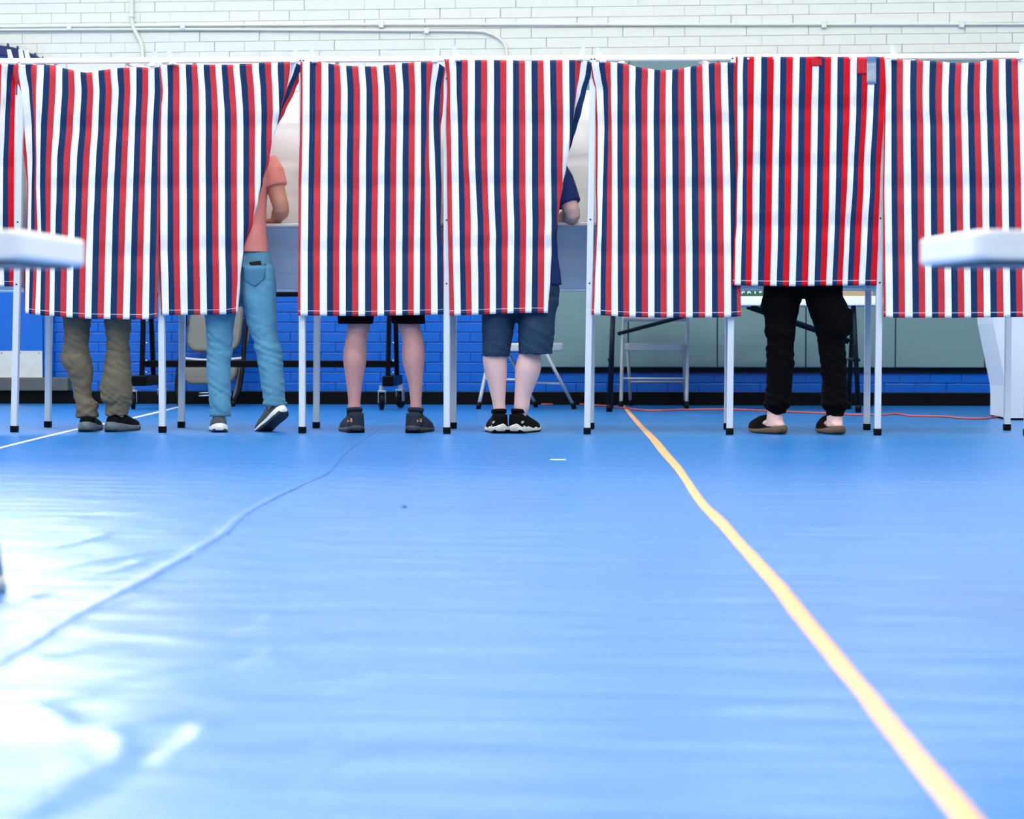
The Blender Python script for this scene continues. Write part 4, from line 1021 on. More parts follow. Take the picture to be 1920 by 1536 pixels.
# ---------------------------------------------------------------- black rolling stand
def rolling_stand():
    Y0 = 12.45
    xl, xr = P(277, 690, Y0).x, P(736, 690, Y0).x
    t = thing('rolling_stand', 'black steel rolling stand on casters behind the left booths', 'stand', ((xl + xr) / 2, Y0, 0))
    zc = .115
    for k, x in enumerate((xl, xr)):
        blk = .075 if k == 0 else .05
        for dx, dy in ((-.022, -.12), (.022, .12)):
            bm = B(); bar(bm, (x + dx, Y0 + dy * .6, .2), (x + dx * .25, Y0 + dy * .1, 1.25), .03, .034); obj('upright', bm, M_black_steel, t)
        bm = B(); box(bm, (x, Y0, .195), (blk * 1.5, .5, .07), bev=.006); ft = obj('foot_beam', bm, M_black_steel, t)
        for z in (.25, .33, .45, .6):
            bm = B(); bmesh.ops.create_uvsphere(bm, u_segments=8, v_segments=5, radius=.007, matrix=Matrix.Translation((x + .016, Y0 - .085 * (1.25 - z) / 1.05 - .02, z))); obj('bolt', bm, M_chrome, ft, smooth=True)
        for dx, dy, ang in ((-.048, -.20, .25), (.05 if k == 0 else .03, .20, -.35)):
            cx, cy = x + dx, Y0 + dy
            ca = bpy.data.objects.new('caster', None); COL.objects.link(ca); ca.parent = t; ca.location = Vector((cx, cy, 0)) - t.location
            bm = B(); R = Matrix.Rotation(ang, 4, 'Z')
            prof = [(.0, .014), (.038, .014), (.052, .010), (.058, .0), (.052, -.010), (.038, -.014), (.0, -.014)]
            rings = [[R @ Vector((w_, r_ * math.cos(a), r_ * math.sin(a))) + Vector((cx, cy, .058)) for a in [2 * PI * q / 20 for q in range(20)]] for r_, w_ in ((.02, -.016), (.045, -.016), (.056, -.010), (.058, 0), (.056, .010), (.045, .016), (.02, .016))]
            loft(bm, rings); obj('wheel', bm, M_black_rubber, ca, smooth=False)
            bm = B()
            for sx in (-1, 1):
                box(bm, R @ Vector((sx * .023, -.008, .0)) + Vector((cx, cy, .085)), (.004, .036, .075), R.to_3x3(), bev=.001)
            box(bm, Vector((cx, cy, .127)), (.056, .056, .012), R.to_3x3(), bev=.002)
            bmesh.ops.create_cone(bm, cap_ends=True, segments=12, radius1=.018, radius2=.018, depth=.035, matrix=Matrix.Translation((cx, cy, .148)))
            obj('fork', bm, M_chrome, ca)
    for za, zb in ((689, 676), (556, 541)):
        z0, z1 = P(600, za, Y0).z, P(600, zb, Y0).z
        bm = B(); box(bm, ((xl + xr) / 2, Y0 + (.0 if za > 600 else .05), (z0 + z1) / 2), (xr - xl + .03, .04, z1 - z0), bev=.004); obj('cross_rail', bm, M_black_steel, t)
rolling_stand()

# white sheeted cabinet at the right
def cabinet():
    Yc = 11.0
    t = thing('sheeted_cabinet', 'white sheet-covered cabinet on dark feet behind the right-end curtain', 'cabinet', (P(1950, 785, Yc).x, Yc + .3, 0))
    x0t, x0b = P(1861, 595, Yc).x, P(1888, 740, Yc).x
    zt, zb = 1.0, P(1900, 784, Yc).z
    def prof(u, v):
        # around three sides: left side back -> front -> right
        x1 = x0t + 1.0
        per = [(0, .5), (0, 0), (1.0, 0), (1.0, .5)]
        L = u * 2.0
        if L < .5: x, y = 0, .5 - L
        elif L < 1.5: x, y = L - .5, 0
        else: x, y = 1.0, L - 1.5
        z = zb + (zt - zb) * v
        k = min(1, max(0, (z - .18) / .42))
        inset = (x0b - x0t) * (1 - k)
        xx = x0t + inset + x * (1 - inset)
        fold = .006 * math.sin(L * 30) * (1 - v)
        return Vector((xx, Yc + y + fold, z))
    bm = B(); V = grid(bm, prof, 60, 16)
    bm.faces.new([bm.verts.new(prof(u, 1.0)) for u in (0, .25, .75, 1.0)])
    o = obj('sheet', bm, M_white_sheet, t, smooth=False); solidify(o, .003)
    bm = B(); box(bm, (x0b + .5, Yc + .25, zb - .006), (.99, .5, .03)); obj('base_frame', bm, M_black_steel, t)
    for sx in (.03, .95):
        for sy in (.04, .46):
            bm = B(); bmesh.ops.create_cone(bm, cap_ends=True, segments=10, radius1=.018, radius2=.022, depth=max(.02, zb - .02), matrix=Matrix.Translation((x0b + sx, Yc + sy, max(.02, zb - .02) / 2))); obj('foot', bm, M_black_rubber, t)
cabinet()

# ---------------------------------------------------------------- people
def add_mesh(bm, src):
    me = bpy.data.meshes.new('t'); src.to_mesh(me); src.free(); bm.from_mesh(me); bpy.data.meshes.remove(me)
def fuse(bm, voxel, it=4):
    """join overlapping closed volumes into one continuous surface"""
    bmesh.ops.recalc_face_normals(bm, faces=bm.faces[:])
    me = bpy.data.meshes.new('t'); bm.to_mesh(me); bm.free()
    o = bpy.data.objects.new('t', me); COL.objects.link(o)
    m = o.modifiers.new('r', 'REMESH'); m.mode = 'VOXEL'; m.voxel_size = voxel; m.use_smooth_shade = True
    if it:
        q = o.modifiers.new('s', 'SMOOTH'); q.iterations = it; q.factor = .5
    dg = bpy.context.evaluated_depsgraph_get(); dg.update()
    out = bpy.data.meshes.new_from_object(o.evaluated_get(dg))
    bpy.data.objects.remove(o); bpy.data.meshes.remove(me)
    return out
def wrinkle(me, fn):
    n = [v.normal.copy() for v in me.vertices]
    for v, nn in zip(me.vertices, n):
        v.co += nn * fn(v.co)
    me.update()
def limb_rings(rows, Y, rat=1.05, n=24, yoff=None):
    """rows: (pixel y, left x, right x) traced outline; gives real rings at depth Y (callable of pixel y or number)"""
    out = []
    for (y, xl, xr) in rows:
        yy = Y(y) if callable(Y) else Y
        a, b = P(xl, y, yy), P(xr, y, yy)
        out.append(ellipse((a + b) / 2, (b - a).length / 2, (b - a).length / 2 * rat, n))
    return out
def dense(rows, k=4):
    V = smooth_path([Vector(r) for r in rows], k); return [tuple(v) for v in V]
def ball(bm, c, r, sx=1, sy=1, sz=1, n=14):
    t = bmesh.new(); bmesh.ops.create_uvsphere(t, u_segments=n, v_segments=n - 4, radius=r)
    t.transform(Matrix.Translation(c) @ Matrix.Diagonal((sx, sy, sz, 1))); add_mesh(bm, t)
def hand(bm, w, d, side):
    """palm, four unequal curled fingers and a thumb; w wrist, d direction, side = +1 for right hand"""
    d = d.normalized(); up = Vector((0, 0, 1)); s = d.cross(up).normalized() * side     # s points to the outer side
    up = s.cross(d) * side
    if up.z < 0: up = -up
    pal = w + d * .055
    rings = []
    for t, wd, th in ((-.01, .024, .02), (.02, .032, .016), (.055, .041, .0145), (.085, .040, .013), (.098, .034, .010)):
        rings.append(ellipse(w + d * t, wd, th, 14, s, up, 2.4))
    loft(bm, rings)
    for k, (off, L) in enumerate(((-.030, .070), (-.010, .080), (.011, .074), (.030, .058))):
        b0 = w + d * .085 + s * off
        fan = (d + s * off * 1.5).normalized()
        p1 = b0 + fan * L * .5 + up * .006; p2 = b0 + fan * L * .85 - up * .012; p3 = b0 + fan * L * 1.0 - up * .034
        tube(bm, [b0, b0 + fan * L * .25 + up * .006, p1, p2, p3], .008, 8, rs=[.009, .0088, .0082, .0075, .0055])
    b0 = w + d * .025 - s * .026
    tube(bm, [b0, b0 + d * .025 - s * .022 - up * .006, b0 + d * .052 - s * .026 - up * .012, b0 + d * .074 - s * .018 - up * .016], .009, 8, rs=[.013, .011, .009, .0065])
def head_geo(bm, c, tilt, k=1.0):
    """c = base of skull; faces +y, tilted down by tilt"""
    R = Matrix.Rotation(-tilt, 3, 'X')
    def T(v): return c + R @ (Vector(v) * k)
    rows = [(-.02, .0, .035, .04), (.0, .018, .05, .062), (.03, .022, .061, .078), (.07, .018, .070, .088), (.11, .012, .0755, .094), (.15, .004, .074, .092), (.185, -.002, .062, .078), (.21, -.006, .040, .052), (.222, -.008, .012, .016)]
    loft(bm, [[T(q) for q in ellipse(Vector((0, y, z)), rx, ry, 22)] for z, y, rx, ry in dense(rows, 3)])
    # nose, brow, lips, chin, ears
    loft(bm, [[T(q) for q in ellipse(Vector((0, y, z)), rx, ry, 10)] for z, y, rx, ry in ((.052, .098, .012, .008), (.058, .112, .016, .014), (.072, .110, .011, .012), (.098, .102, .008, .008))])
    for sx in (-1, 1):
        t = bmesh.new(); bmesh.ops.create_uvsphere(t, u_segments=10, v_segments=8, radius=.03)
        t.transform(Matrix.Translation(T((sx * .078, .0, .085))) @ Matrix.Diagonal((.35, .65, 1.05, 1))); add_mesh(bm, t)
        ball(bm, T((sx * .032, .092, .114)), .016, 1.2, .5, .45, 10)
    ball(bm, T((0, .094, .034)), .018, 1.3, .6, .35, 10); ball(bm, T((0, .082, .008)), .022, 1.1, .7, .7, 10)
    return T
def arm_pts(sh, el, wr): return smooth_path([sh, sh.lerp(el, .5), el, el.lerp(wr, .5), wr], 4)
def torso_rings(rows): return [ellipse(Vector((cx, cy, z)), rx, ry, 26, p=2.3) for z, cx, cy, rx, ry in rows]

class Person: pass
def person(label, px_c, crotch_y, waist_y, shoulder_y, legs, body_legs, hair_m, skin_m, top_m, half=.20, elbows=None, height_k=1.0, torso_edges=None, sleeve=.55, hair='short', lean=.10, hem_y=None):
    """builds body, hair, eyes, upper garment; legs are added by the caller"""
    Yh = YF + .165
    foot = P(px_c, 812, YF + .12); foot.z = 0
    root = thing('person', label, 'person', foot, 'voters standing in the booths')
    z_c, z_w, z_s = P(px_c, crotch_y, Yh).z, P(px_c, waist_y, Yh).z, P(px_c, shoulder_y, Yh).z
    cx = P(px_c, waist_y, Yh).x
    def ys(z): return Yh + lean * max(0, (z - z_w) / (z_s - z_w)) ** 1.2
    rows = [(z_c + .05, cx, Yh, .06, .05), (z_c + .11, cx, Yh, half * .72, .10), (z_w - .06, cx, Yh, half * .80, .105), (z_w + .02, cx, Yh, half * .76, .095)]
    if torso_edges:
        te = sorted((P(xr, y, Yh).z, (P(xr, y, Yh).x - cx) * .84) for y, xr in torso_edges)
        rows = rows[:2] + [(z_w + .02, cx, Yh, interp([q[0] for q in te], [q[1] for q in te], z_w + .02), .10)]
    for t, wx, wy in ((.3, .78, .090), (.55, .86, .098), (.78, .95, .098), (.92, .95, .084), (1.0, .66, .066)):
        z = z_w + (z_s - z_w) * t
        rx_ = half * wx
        if torso_edges and t < .95: rx_ = interp([q[0] for q in te] + [z_w + (z_s - z_w) * .93], [q[1] for q in te] + [half * .93], z)
        rows.append((z, cx, ys(z), rx_, wy))
    rows.append((z_s + .03, cx, ys(z_s) + .015, .075, .065)); 
    bm = B()
    loft(bm, torso_rings(rows))
    nb = Vector((cx, ys(z_s) + .02, z_s + .0)); hb = nb + Vector((0, .05, .105))
    tube(bm, [nb, nb.lerp(hb, .5), hb, hb + Vector((0, .01, .05))], .055, 16, rs=[.062, .056, .054, .05])
    T = head_geo(bm, hb, .45)
    sh = {}; el = {}; wr = {}
    for sx in (-1, 1):
        s_ = Vector((cx + sx * (half - .035), ys(z_s), z_s - .045)); sh[sx] = s_
        if elbows and sx in elbows: e_ = elbows[sx]
        else: e_ = Vector((cx + sx * (half + .03), ys(z_s) + .02, max(z_s - .30, Z_SH + .02)))
        el[sx] = e_
        w_ = Vector((cx + sx * .10, YF + .36, Z_SH + .032)); 
        if elbows and sx in elbows: w_ = Vector((e_.x - sx * .07, YF + .42, Z_SH + .03))
        wr[sx] = w_
        pts = arm_pts(s_, e_, w_)
        n = len(pts); rs = [interp([0, .25, .5, .62, 1], [.052, .048, .042, .044, .028], i / (n - 1)) for i in range(n)]
        tube(bm, pts, .04, 14, rs=rs)
        hand(bm, w_, Vector((-sx * .55, .8, -.05)), sx)
    for kind, rings in body_legs:
        loft(bm, rings)
    me = fuse(bm, .0055, 3)
    body = link('body', me, skin_m, root)
    # eyes and hair
    for sx in (-1, 1):
        bm = B(); ball(bm, T((sx * .032, .088, .100)), .0125); obj('eye', bm, M_eye, root, smooth=True)
    bm = B()
    n = 26
    hr = [(.045, -.052, .050, .040), (.075, -.03, .074, .070), (.11, -.012, .082, .086), (.15, -.006, .082, .094), (.19, -.008, .070, .084), (.217, -.010, .046, .058), (.234, -.012, .012, .016)]
    loft(bm, [[T(q) for q in ellipse(Vector((0, y, z)), rx, ry, n)] for z, y, rx, ry in dense(hr, 3)])
    if hair == 'long':
        tube(bm, [T((0, -.06, .14)), T((0, -.105, .09)), T((0, -.10, .0)), T((0, -.07, -.08))], .03, 12, rs=[.03, .034, .028, .010])
    hm = fuse(bm, .006, 2)
    wrinkle(hm, lambda c: .003 * noise.noise(Vector((c.x * 90, c.y * 90, c.z * 18))))
    link('hair', hm, hair_m, root)
    # upper garment: torso shell with sleeves
    bm = B()
    zb = P(px_c, hem_y, Yh).z if hem_y else z_w - .10
    g = [(zb, cx, Yh, half * .99, .152), (z_w + .02, cx, Yh, half * .92, .135)] if zb < z_w + .01 else [(zb, cx, Yh, half * .88, .128)]
    if torso_edges:
        g = []
        for y, xr in torso_edges:
            e = P(xr, y, Yh); g.append((e.z, cx, Yh if e.z < z_w else ys(e.z), e.x - cx, .135 - .02 * (e.z > z_w + .1)))
        g.sort()
    else:
        for t, wx, wy in ((.3, .88, .118), (.55, .95, .122), (.78, 1.02, .122)):
            z = z_w + (z_s - z_w) * t; g.append((z, cx, ys(z), half * wx, wy))
    z = z_w + (z_s - z_w) * .93; g.append((z, cx, ys(z), half * 1.0, .108)); g.append((z_s + .012, cx, ys(z_s), half * .72, .085)); g.append((z_s + .04, cx, ys(z_s) + .012, .085, .075))
    loft(bm, torso_rings(g))
    for sx in (-1, 1):
        a = sh[sx]; b = sh[sx].lerp(el[sx], sleeve)
        d = (b - a).normalized()
        tube(bm, [a - d * .02 - Vector((sx * .02, 0, 0)), a.lerp(b, .35), a.lerp(b, .75), b], .06, 16, rs=[.068, .070, .068, .066])
    me = fuse(bm, .006, 2)
    wrinkle(me, lambda c: .0045 * noise.noise(Vector((c.x * 9, c.y * 9, c.z * 5 + px_c))) + .0022 * noise.noise(Vector((c.x * 22 + c.z * 14, c.y * 12, c.z * 16 + px_c))))
    link('shirt', me, top_m, root)
    r = Person(); r.root, r.cx, r.Yh, r.z_c, r.z_w, r.sh, r.el, r.body = root, cx, Yh, z_c, z_w, sh, el, body
    return r
def bottoms(pr, name, m, legs, Y, half_rows, seedv, amp=1.0, voxel=.006, rat=1.05, knee=None, nsm=2):
    """trousers or shorts: traced leg tubes fused with the seat"""
    bm = B()
    for rows in legs: loft(bm, limb_rings(dense(rows, 3), Y, rat))
    if half_rows:
        rings = []
        for y, xl, xr, ry in half_rows:
            a, b = P(xl, y, pr.Yh), P(xr, y, pr.Yh); rings.append(ellipse((a + b) / 2, (b - a).length / 2, ry, 28, p=2.25))
        loft(bm, rings)
    me = fuse(bm, voxel, nsm)
    def fn(c):
        zz = c.z
        w = noise.noise(Vector((c.x * 7 + seedv, c.y * 7, zz * 26 + c.x * 14 + seedv)))
        w2 = noise.noise(Vector((c.x * 16, c.y * 16, zz * 46 - c.x * 30 + seedv * 3)))
        low = math.exp(-((zz - .12) / .10) ** 2) + .7 * math.exp(-((zz - (knee or .44)) / .09) ** 2) + .45
        return amp * low * (.0055 * (abs(w) * 2 - .5) + .0025 * w2)
    wrinkle(me, fn)
    o = link(name, me, m, pr.root)
    return o
def surf(o, px, py, off):
    """point on an object's near side seen at this pixel, raised by off along the line of sight"""
    key = o.name
    if key not in _bvh:
        me = o.data; b = base_of(o)
        _bvh[key] = BVHTree.FromPolygons([v.co + b for v in me.vertices], [p.vertices for p in me.polygons])
    d = ray(px, py).normalized(); h = _bvh[key].ray_cast(CAMP, d)
    return (h[0] - d * off) if h[0] else None
_bvh = {}
def decal(parent, on, name, poly, m, thick=.0012, off=.001):
    """small raised piece following the surface under it; poly in pixels"""
    pts = [surf(on, x, y, off) for x, y in poly]
    pts = [p for p in pts if p is not None]
    if len(pts) < 3: return None
    bm = B(); vs = [bm.verts.new(p) for p in pts]; bm.faces.new(vs)
    me = bpy.data.meshes.new(name); bm.to_mesh(me); bm.free()
    o = link(name, me, m, parent); solidify(o, thick, 0); return o

def shoe(pr, ankle_px, ang, L, upper_m, sole_m, style, pitch=0.0, ring=True, name='shoe', tread_m=None, k=1.0, collar=.105, sole_h=.040, ball=None):
    """ankle_px: pixel of the ankle's middle; ang: toe turned out to the left (+) in degrees; ball: where the ball of a lifted foot rests"""
    Rz = Matrix.Rotation(math.radians(ang), 3, 'Z')
    piv = Vector((0, L * .78, 0))
    if ball is None:
        h = P(ankle_px, 812, YF + .10); h.z = 0; h -= Rz @ Vector((0, .066, 0))
    else: h = ball - Rz @ piv
    def T(v):
        return h + Rz @ (piv + Matrix.Rotation(-math.radians(pitch), 3, 'X') @ (Vector(v) - piv))
    side = 1 if ang < 0 else -1
    def width(t):
        return k * interp([0, .012, .03, .08, .18, .28, .42, .60, .75, .88, .96, 1.0], [.016, .026, .033, .039, .042, .041, .039, .044, .047, .042, .028, .010], t)
    def mid(t): return interp([0, .3, .6, 1.0], [0, 0, .004 * side, -.006 * side], t)
    ts = [0, .012, .03, .06, .10, .16, .22, .3, .4, .5, .6, .7, .8, .88, .94, .98, 1.0]
    s_top = lambda t: interp([0, .06, .2, .5, .8, 1], [sole_h + .006, sole_h + .003, sole_h, sole_h * .74, sole_h * .62, sole_h * .8], t)
    s_bot = lambda t: interp([0, .05, .2, .75, 1], [.013, .002, .0, .0, .016], t)
    fl_ = {'run': .006, 'fat': .010, 'hike': .008, 'clog': .005}[style]
    bm = B(); rings = []
    for t in ts:
        w = width(t) + fl_ * (.7 if t > .02 else .4); y = t * L - (.008 if t < .005 else .004 if t < .02 else 0) + (.004 if t > .99 else 0)
        zt, zb = s_top(t), s_bot(t); c = mid(t); pts = []
        for k_ in range(20):
            a = 2 * PI * k_ / 20; ca, sa = math.cos(a), math.sin(a)
            xx = math.copysign(abs(ca) ** .5, ca) * w * (1.0 if sa < 0 else 1 - .10 * sa); zz = (zt + zb) / 2 + math.copysign(abs(sa) ** .5, sa) * (zt - zb) / 2
            if style == 'hike' and sa > .3: zz += .005 * math.sin(t * 40 + ca * 3.5)
            pts.append(T((c + xx, y, zz)))
        rings.append(pts)
    loft(bm, rings)
    top = lambda t: interp([0, .05, .16, .28, .36, .48, .62, .78, .92, 1.0], [collar * .90, collar * .97, collar, collar * .98, .100, .088, .074, .062, .052, .036], t)
    if style == 'clog': top = lambda t: interp([0, .06, .30, .40, .48, .62, .8, .92, 1.0], [.038, .040, .042, .050, .096, .088, .070, .056, .036], t)
    bm2 = B(); rings = []
    for t in ts:
        w = width(t); y = t * L + (.002 if t == 0 else 0); c = mid(t); zt = top(t)
        pinch = interp([0, .1, .25, .4, .5, .75, 1], [.80, .86, .86, .78, .70, .66, .75], t) if style != 'clog' else .84
        pts = []
        for k_ in range(20):
            a = 2 * PI * k_ / 20; ca, sa = math.cos(a), math.sin(a)
            z0 = sole_h * .6
            z = z0 + (max(zt, z0 + .004) - z0) * max(0, sa) ** .6 if sa >= 0 else z0 + .012 * sa
            f = 1 - (1 - pinch) * max(0, sa)
            pts.append(T((c + math.copysign(abs(ca) ** .55, ca) * w * f, y + (.010 * max(0, sa) if t < .05 else 0), z)))
        rings.append(pts)
    loft(bm2, rings)
    up = obj(name, bm2, upper_m, pr.root, smooth=True)
    obj('sole', bm, sole_m, up, smooth=True)
    if tread_m is not None:
        bm = B(); rings = []
        for t in ts:
            w = width(t) + fl_ * .5; y = t * L - (.003 if t < .02 else 0); c = mid(t); zb = s_bot(t)
            rings.append([T((c + sx * w, y, zb + dz - .0012)) for sx, dz in ((-1, .010), (-.96, 0), (-.3, 0), (.3, 0), (.96, 0), (1, .010))])
        loft(bm, rings, closed=False, cap=False); tr = obj('tread', bm, tread_m, up); solidify(tr, .004, 0)
    if style != 'clog' and ring:
        bm = B(); rings = []
        for dz, g in ((-.012, 1.02), (.0, 1.06), (.007, 1.04), (.008, .95), (.0, .92)):
            pts = []
            for q in range(22):
                a = 2 * PI * q / 22
                pts.append(T((math.cos(a) * width(.2) * .86 * g, L * .21 + math.sin(a) * L * .175 * g, collar + dz + .006 * (-math.sin(a)))))
            rings.append(pts)
        loft(bm, rings); obj('collar', bm, upper_m, up, smooth=True)
        # stitched heel counter
        bm = B()
        def f(u, v):
            a = PI * (1.12 + .76 * u); t_ = .0
            w_ = width(.14) * (1.03 - .10 * v)
            return T((math.cos(a) * w_, L * .13 + math.sin(a) * (L * .13 + .004) * (1 - .05 * v), sole_h * .8 + (collar * .86 - sole_h * .8) * v))
        grid(bm, f, 12, 5); o = obj('heel_counter', bm, upper_m, up, smooth=True); solidify(o, .003, 0)
    return up

# -- person in khaki trousers -----------------------------------------------------------------
def cr(rows, x0, y0, f):           # crop coordinates -> photograph pixels
    return [(y0 + y * f, x0 + a * f, x0 + b * f) for y, a, b in rows]
q = .25
k_l = cr([(-60, 470, 690), (60, 470, 688), (230, 473, 680), (300, 482, 672), (400, 480, 665), (470, 474, 668), (520, 465, 680), (580, 478, 693), (640, 506, 700), (700, 536, 690), (760, 547, 686), (820, 560, 692), (870, 570, 735), (920, 574, 738), (968, 576, 732)], 0, 540, q)
k_r = cr([(-60, 770, 985), (60, 776, 986), (235, 783, 985), (330, 795, 975), (430, 800, 970), (530, 790, 975), (600, 783, 980), (660, 770, 985), (720, 757, 986), (780, 754, 990), (840, 766, 986), (880, 788, 976), (920, 785, 970), (956, 790, 964)], 0, 540, q)
Yl = YF + .10
def shrink(rows, f): return [(y, (a + b) / 2 - (b - a) / 2 * f, (a + b) / 2 + (b - a) / 2 * f) for y, a, b in rows]
def inner(rows, bottom_y, bx, r=10): return shrink(rows, .70)[:-2] + [(bottom_y - 18, bx - r, bx + r), (bottom_y, bx - r, bx + r)]
pr = person('person in khaki trousers and black shoes standing in a booth', 183, 562, 470, 262, None,
    [('leg', limb_rings(dense(inner(k_l, 803, 164), 2), Yl)), ('leg', limb_rings(dense(inner(k_r, 803, 220), 2), Yl))], M_hair_grey, M_skin, M_olive, half=.20)
bottoms(pr, 'trousers', M_khaki, [k_l, k_r], Yl, [(566, 150, 216, .08), (540, 117, 248, .12), (505, 116, 250, .128), (465, 119, 247, .118), (450, 121, 245, .112)], 1.3, amp=1.35)
shoe(pr, 165, 7, .28, M_shoe_black, M_sole_grey, 'fat', ring=False, collar=.088, tread_m=M_sole_navy, k=.96, sole_h=.048)
shoe(pr, 219, -12, .28, M_shoe_black, M_sole_grey, 'fat', ring=False, collar=.088, tread_m=M_sole_navy, k=1.0, sole_h=.048)

# -- person in the salmon shirt and light jeans ----------------------------------------------
j_l = cr([(-200, 10, 300), (-60, 12, 275), (100, 14, 255), (205, 16, 248), (300, 25, 232), (400, 33, 225), (500, 33, 213), (600, 31, 208), (700, 36, 210), (800, 46, 210), (900, 55, 210), (958, 62, 205)], 380, 540, q)
j_r = [(500, 440, 511), (520, 445, 515), (540, 450, 516.5), (565, 453, 517.5), (590, 460, 518), (615, 466, 519), (640, 475, 522.5), (652, 478, 528), (672, 482, 530), (690, 485, 531), (715, 489, 533), (740, 492, 534.5), (752, 494, 536), (760, 494.5, 537)]
def Yj(y): return YF + .10
elb = {1: Vector(P(527, 391, YF + .20))}
pr2 = person('person in salmon shirt and light jeans with one heel lifted', 448, 560, 480, 293, None,
    [('leg', limb_rings(dense(inner(j_l, 800, 412), 2), Yl)), ('leg', limb_rings(dense(shrink(j_r, .7) + [(775, 504, 526)], 2), Yl))], M_hair_brown, M_skin, M_salmon, half=.185, elbows=elb,
    torso_edges=[(474, 503.5), (462, 502), (449, 500), (420, 497), (396, 496), (370, 497.5), (345, 501)], sleeve=.50, hair='long', lean=.06)
jeans = bottoms(pr2, 'jeans', M_jeans, [j_l, j_r], Yl, [(575, 400, 500, .08), (551, 379, 517.5, .125), (530, 379, 517, .132), (502, 384, 513, .128), (474, 392, 504, .115), (466, 394, 502, .11)], 4.4, amp=1.0)
# hem bands
for rows in (j_l, j_r):
    y, a, b = rows[-1]; bm = B()
    rr = limb_rings([(y - 6, a - .8, b + .8), (y - 2, a - 1.2, b + 1.2), (y + 1, a - .8, b + .8)], Yl); loft(bm, rr, cap=False); o = obj('hem', bm, M_jeans_dark, jeans, smooth=True); solidify(o, .003, 0)
def patch_on(parent, on, name, corner, m, off, n=8, th=.003):
    """quad-ish patch over a garment: corner(u, v) -> pixel"""
    bm = B(); ok = True
    V = {}
    def f(u, v):
        p = surf(on, *corner(u, v), off); return p if p is not None else surf(on, *corner(.5, .5), off)
    grid(bm, f, n, n); o = obj(name, bm, m, parent, smooth=True); solidify(o, th, 0); return o
def pocket(u, v):
    xl = interp([0, .75, 1], [454, 457, 470], v); xr = interp([0, .75, 1], [499, 497, 486], v)
    yt = 501 - 6.5 * u; yb = interp([0, .5, 1], [533, 538, 531], u)
    return xl + (xr - xl) * u, yt + (yb - yt) * v
patch_on(jeans, jeans, 'back_pocket', pocket, M_jeans_dark, .004)
bm = B()
a = surf(jeans, 480, 494, .010)
ph = thing('smartphone', 'black smartphone sticking out of the light jeans back pocket', 'phone', a)
box(bm, a + Vector((0, .0, -.024)), (.062, .009, .07), Matrix.Rotation(-.14, 3, 'Y'), bev=.004); obj('phone_body', bm, M_phone, ph)
shoe(pr2, 411, 15, .265, M_shoe_olive, M_sole_white, 'run', ring=False, tread_m=M_sole_navy, k=.95, sole_h=.042, collar=.088)
bl_ = P(496, 812, YF + .17); bl_.z = 0
shoe(pr2, 520, 44, .265, M_shoe_olive, M_sole_white, 'run', pitch=27, ring=False, tread_m=M_sole_navy, k=.95, sole_h=.042, ball=bl_, collar=.09)

# -- person in black shorts ------------------------------------------------------------------
b_l = cr([(150, 1110, 1250), (275, 1090, 1257), (350, 1079, 1240), (430, 1064, 1229), (500, 1053, 1228), (560, 1055, 1226), (640, 1067, 1211), (720, 1078, 1196), (800, 1088, 1188), (860, 1092, 1182), (910, 1089, 1186), (1000, 1085, 1190), (1040, 1085, 1190)], 380, 540, q)
b_r = cr([(150, 1465, 1615), (275, 1463, 1630), (350, 1488, 1645), (430, 1497, 1662), (500, 1495, 1666), (560, 1500, 1662), (640, 1521, 1655), (720, 1543, 1650), (800, 1553, 1644), (860, 1558, 1641), (910, 1556, 1644), (1000, 1552, 1646), (1040, 1552, 1646)], 380, 540, q)
s_l = [(560, 632, 708), (585, 633, 703), (600, 634, 700), (607.5, 634, 699.5)]
s_r = [(560, 726, 796), (585, 731, 796.5), (600, 734, 797), (607.5, 735.5, 797)]
pr3 = person('person in black shorts with bare legs and dark running shoes', 715, 565, 472, 262, None,
    [('leg', limb_rings(dense([(570, 640, 706)] + b_l, 3), Yl, 1.15)), ('leg', limb_rings(dense([(570, 728, 792)] + b_r, 3), Yl, 1.15))], M_hair_black, M_skin_leg, M_greytee, half=.215)
bottoms(pr3, 'shorts', M_black_cloth, [s_l, s_r], Yl, [(575, 690, 744, .08), (550, 634, 797, .125), (505, 640, 790, .13), (460, 645, 785, .118), (450, 647, 783, .115)], 7.7, amp=.5, rat=1.3)
for (hx, a_, rows) in ((664.5, 20, b_l), (780, -9, b_r)):
    y, xa_, xb_ = rows[-3]; bm = B()
    loft(bm, limb_rings([(766, xa_ - .8, xb_ + .8), (772, xa_ - 1.2, xb_ + 1.2), (790, xa_ - 1.2, xb_ + 1.2)], Yl, 1.15), cap=False); o = obj('sock', bm, M_sock, pr3.root, smooth=True); solidify(o, .003, 0)
    sh_ = shoe(pr3, hx, a_, .295, M_shoe_navy, M_sole_navy, 'run', tread_m=M_black_rubber, k=1.08, collar=.118, sole_h=.034)
    cxp = 655.5 if a_ > 0 else 786
    for poly in ([(cxp + 1, 785), (cxp + 4, 784), (cxp + 5, 787), (cxp + 2.5, 788)], [(cxp + 2, 788), (cxp + 4.5, 787), (cxp + 5, 791), (cxp + 2, 792)], [(cxp - 4, 787), (cxp - 2.6, 787), (cxp - 2.6, 792), (cxp - 4, 792)], [(cxp - 2.6, 789), (cxp + 2, 788.6), (cxp + 2, 789.8), (cxp - 2.6, 790.2)]):
        decal(sh_, sh_, 'logo', poly, M_orange_logo, off=.006)

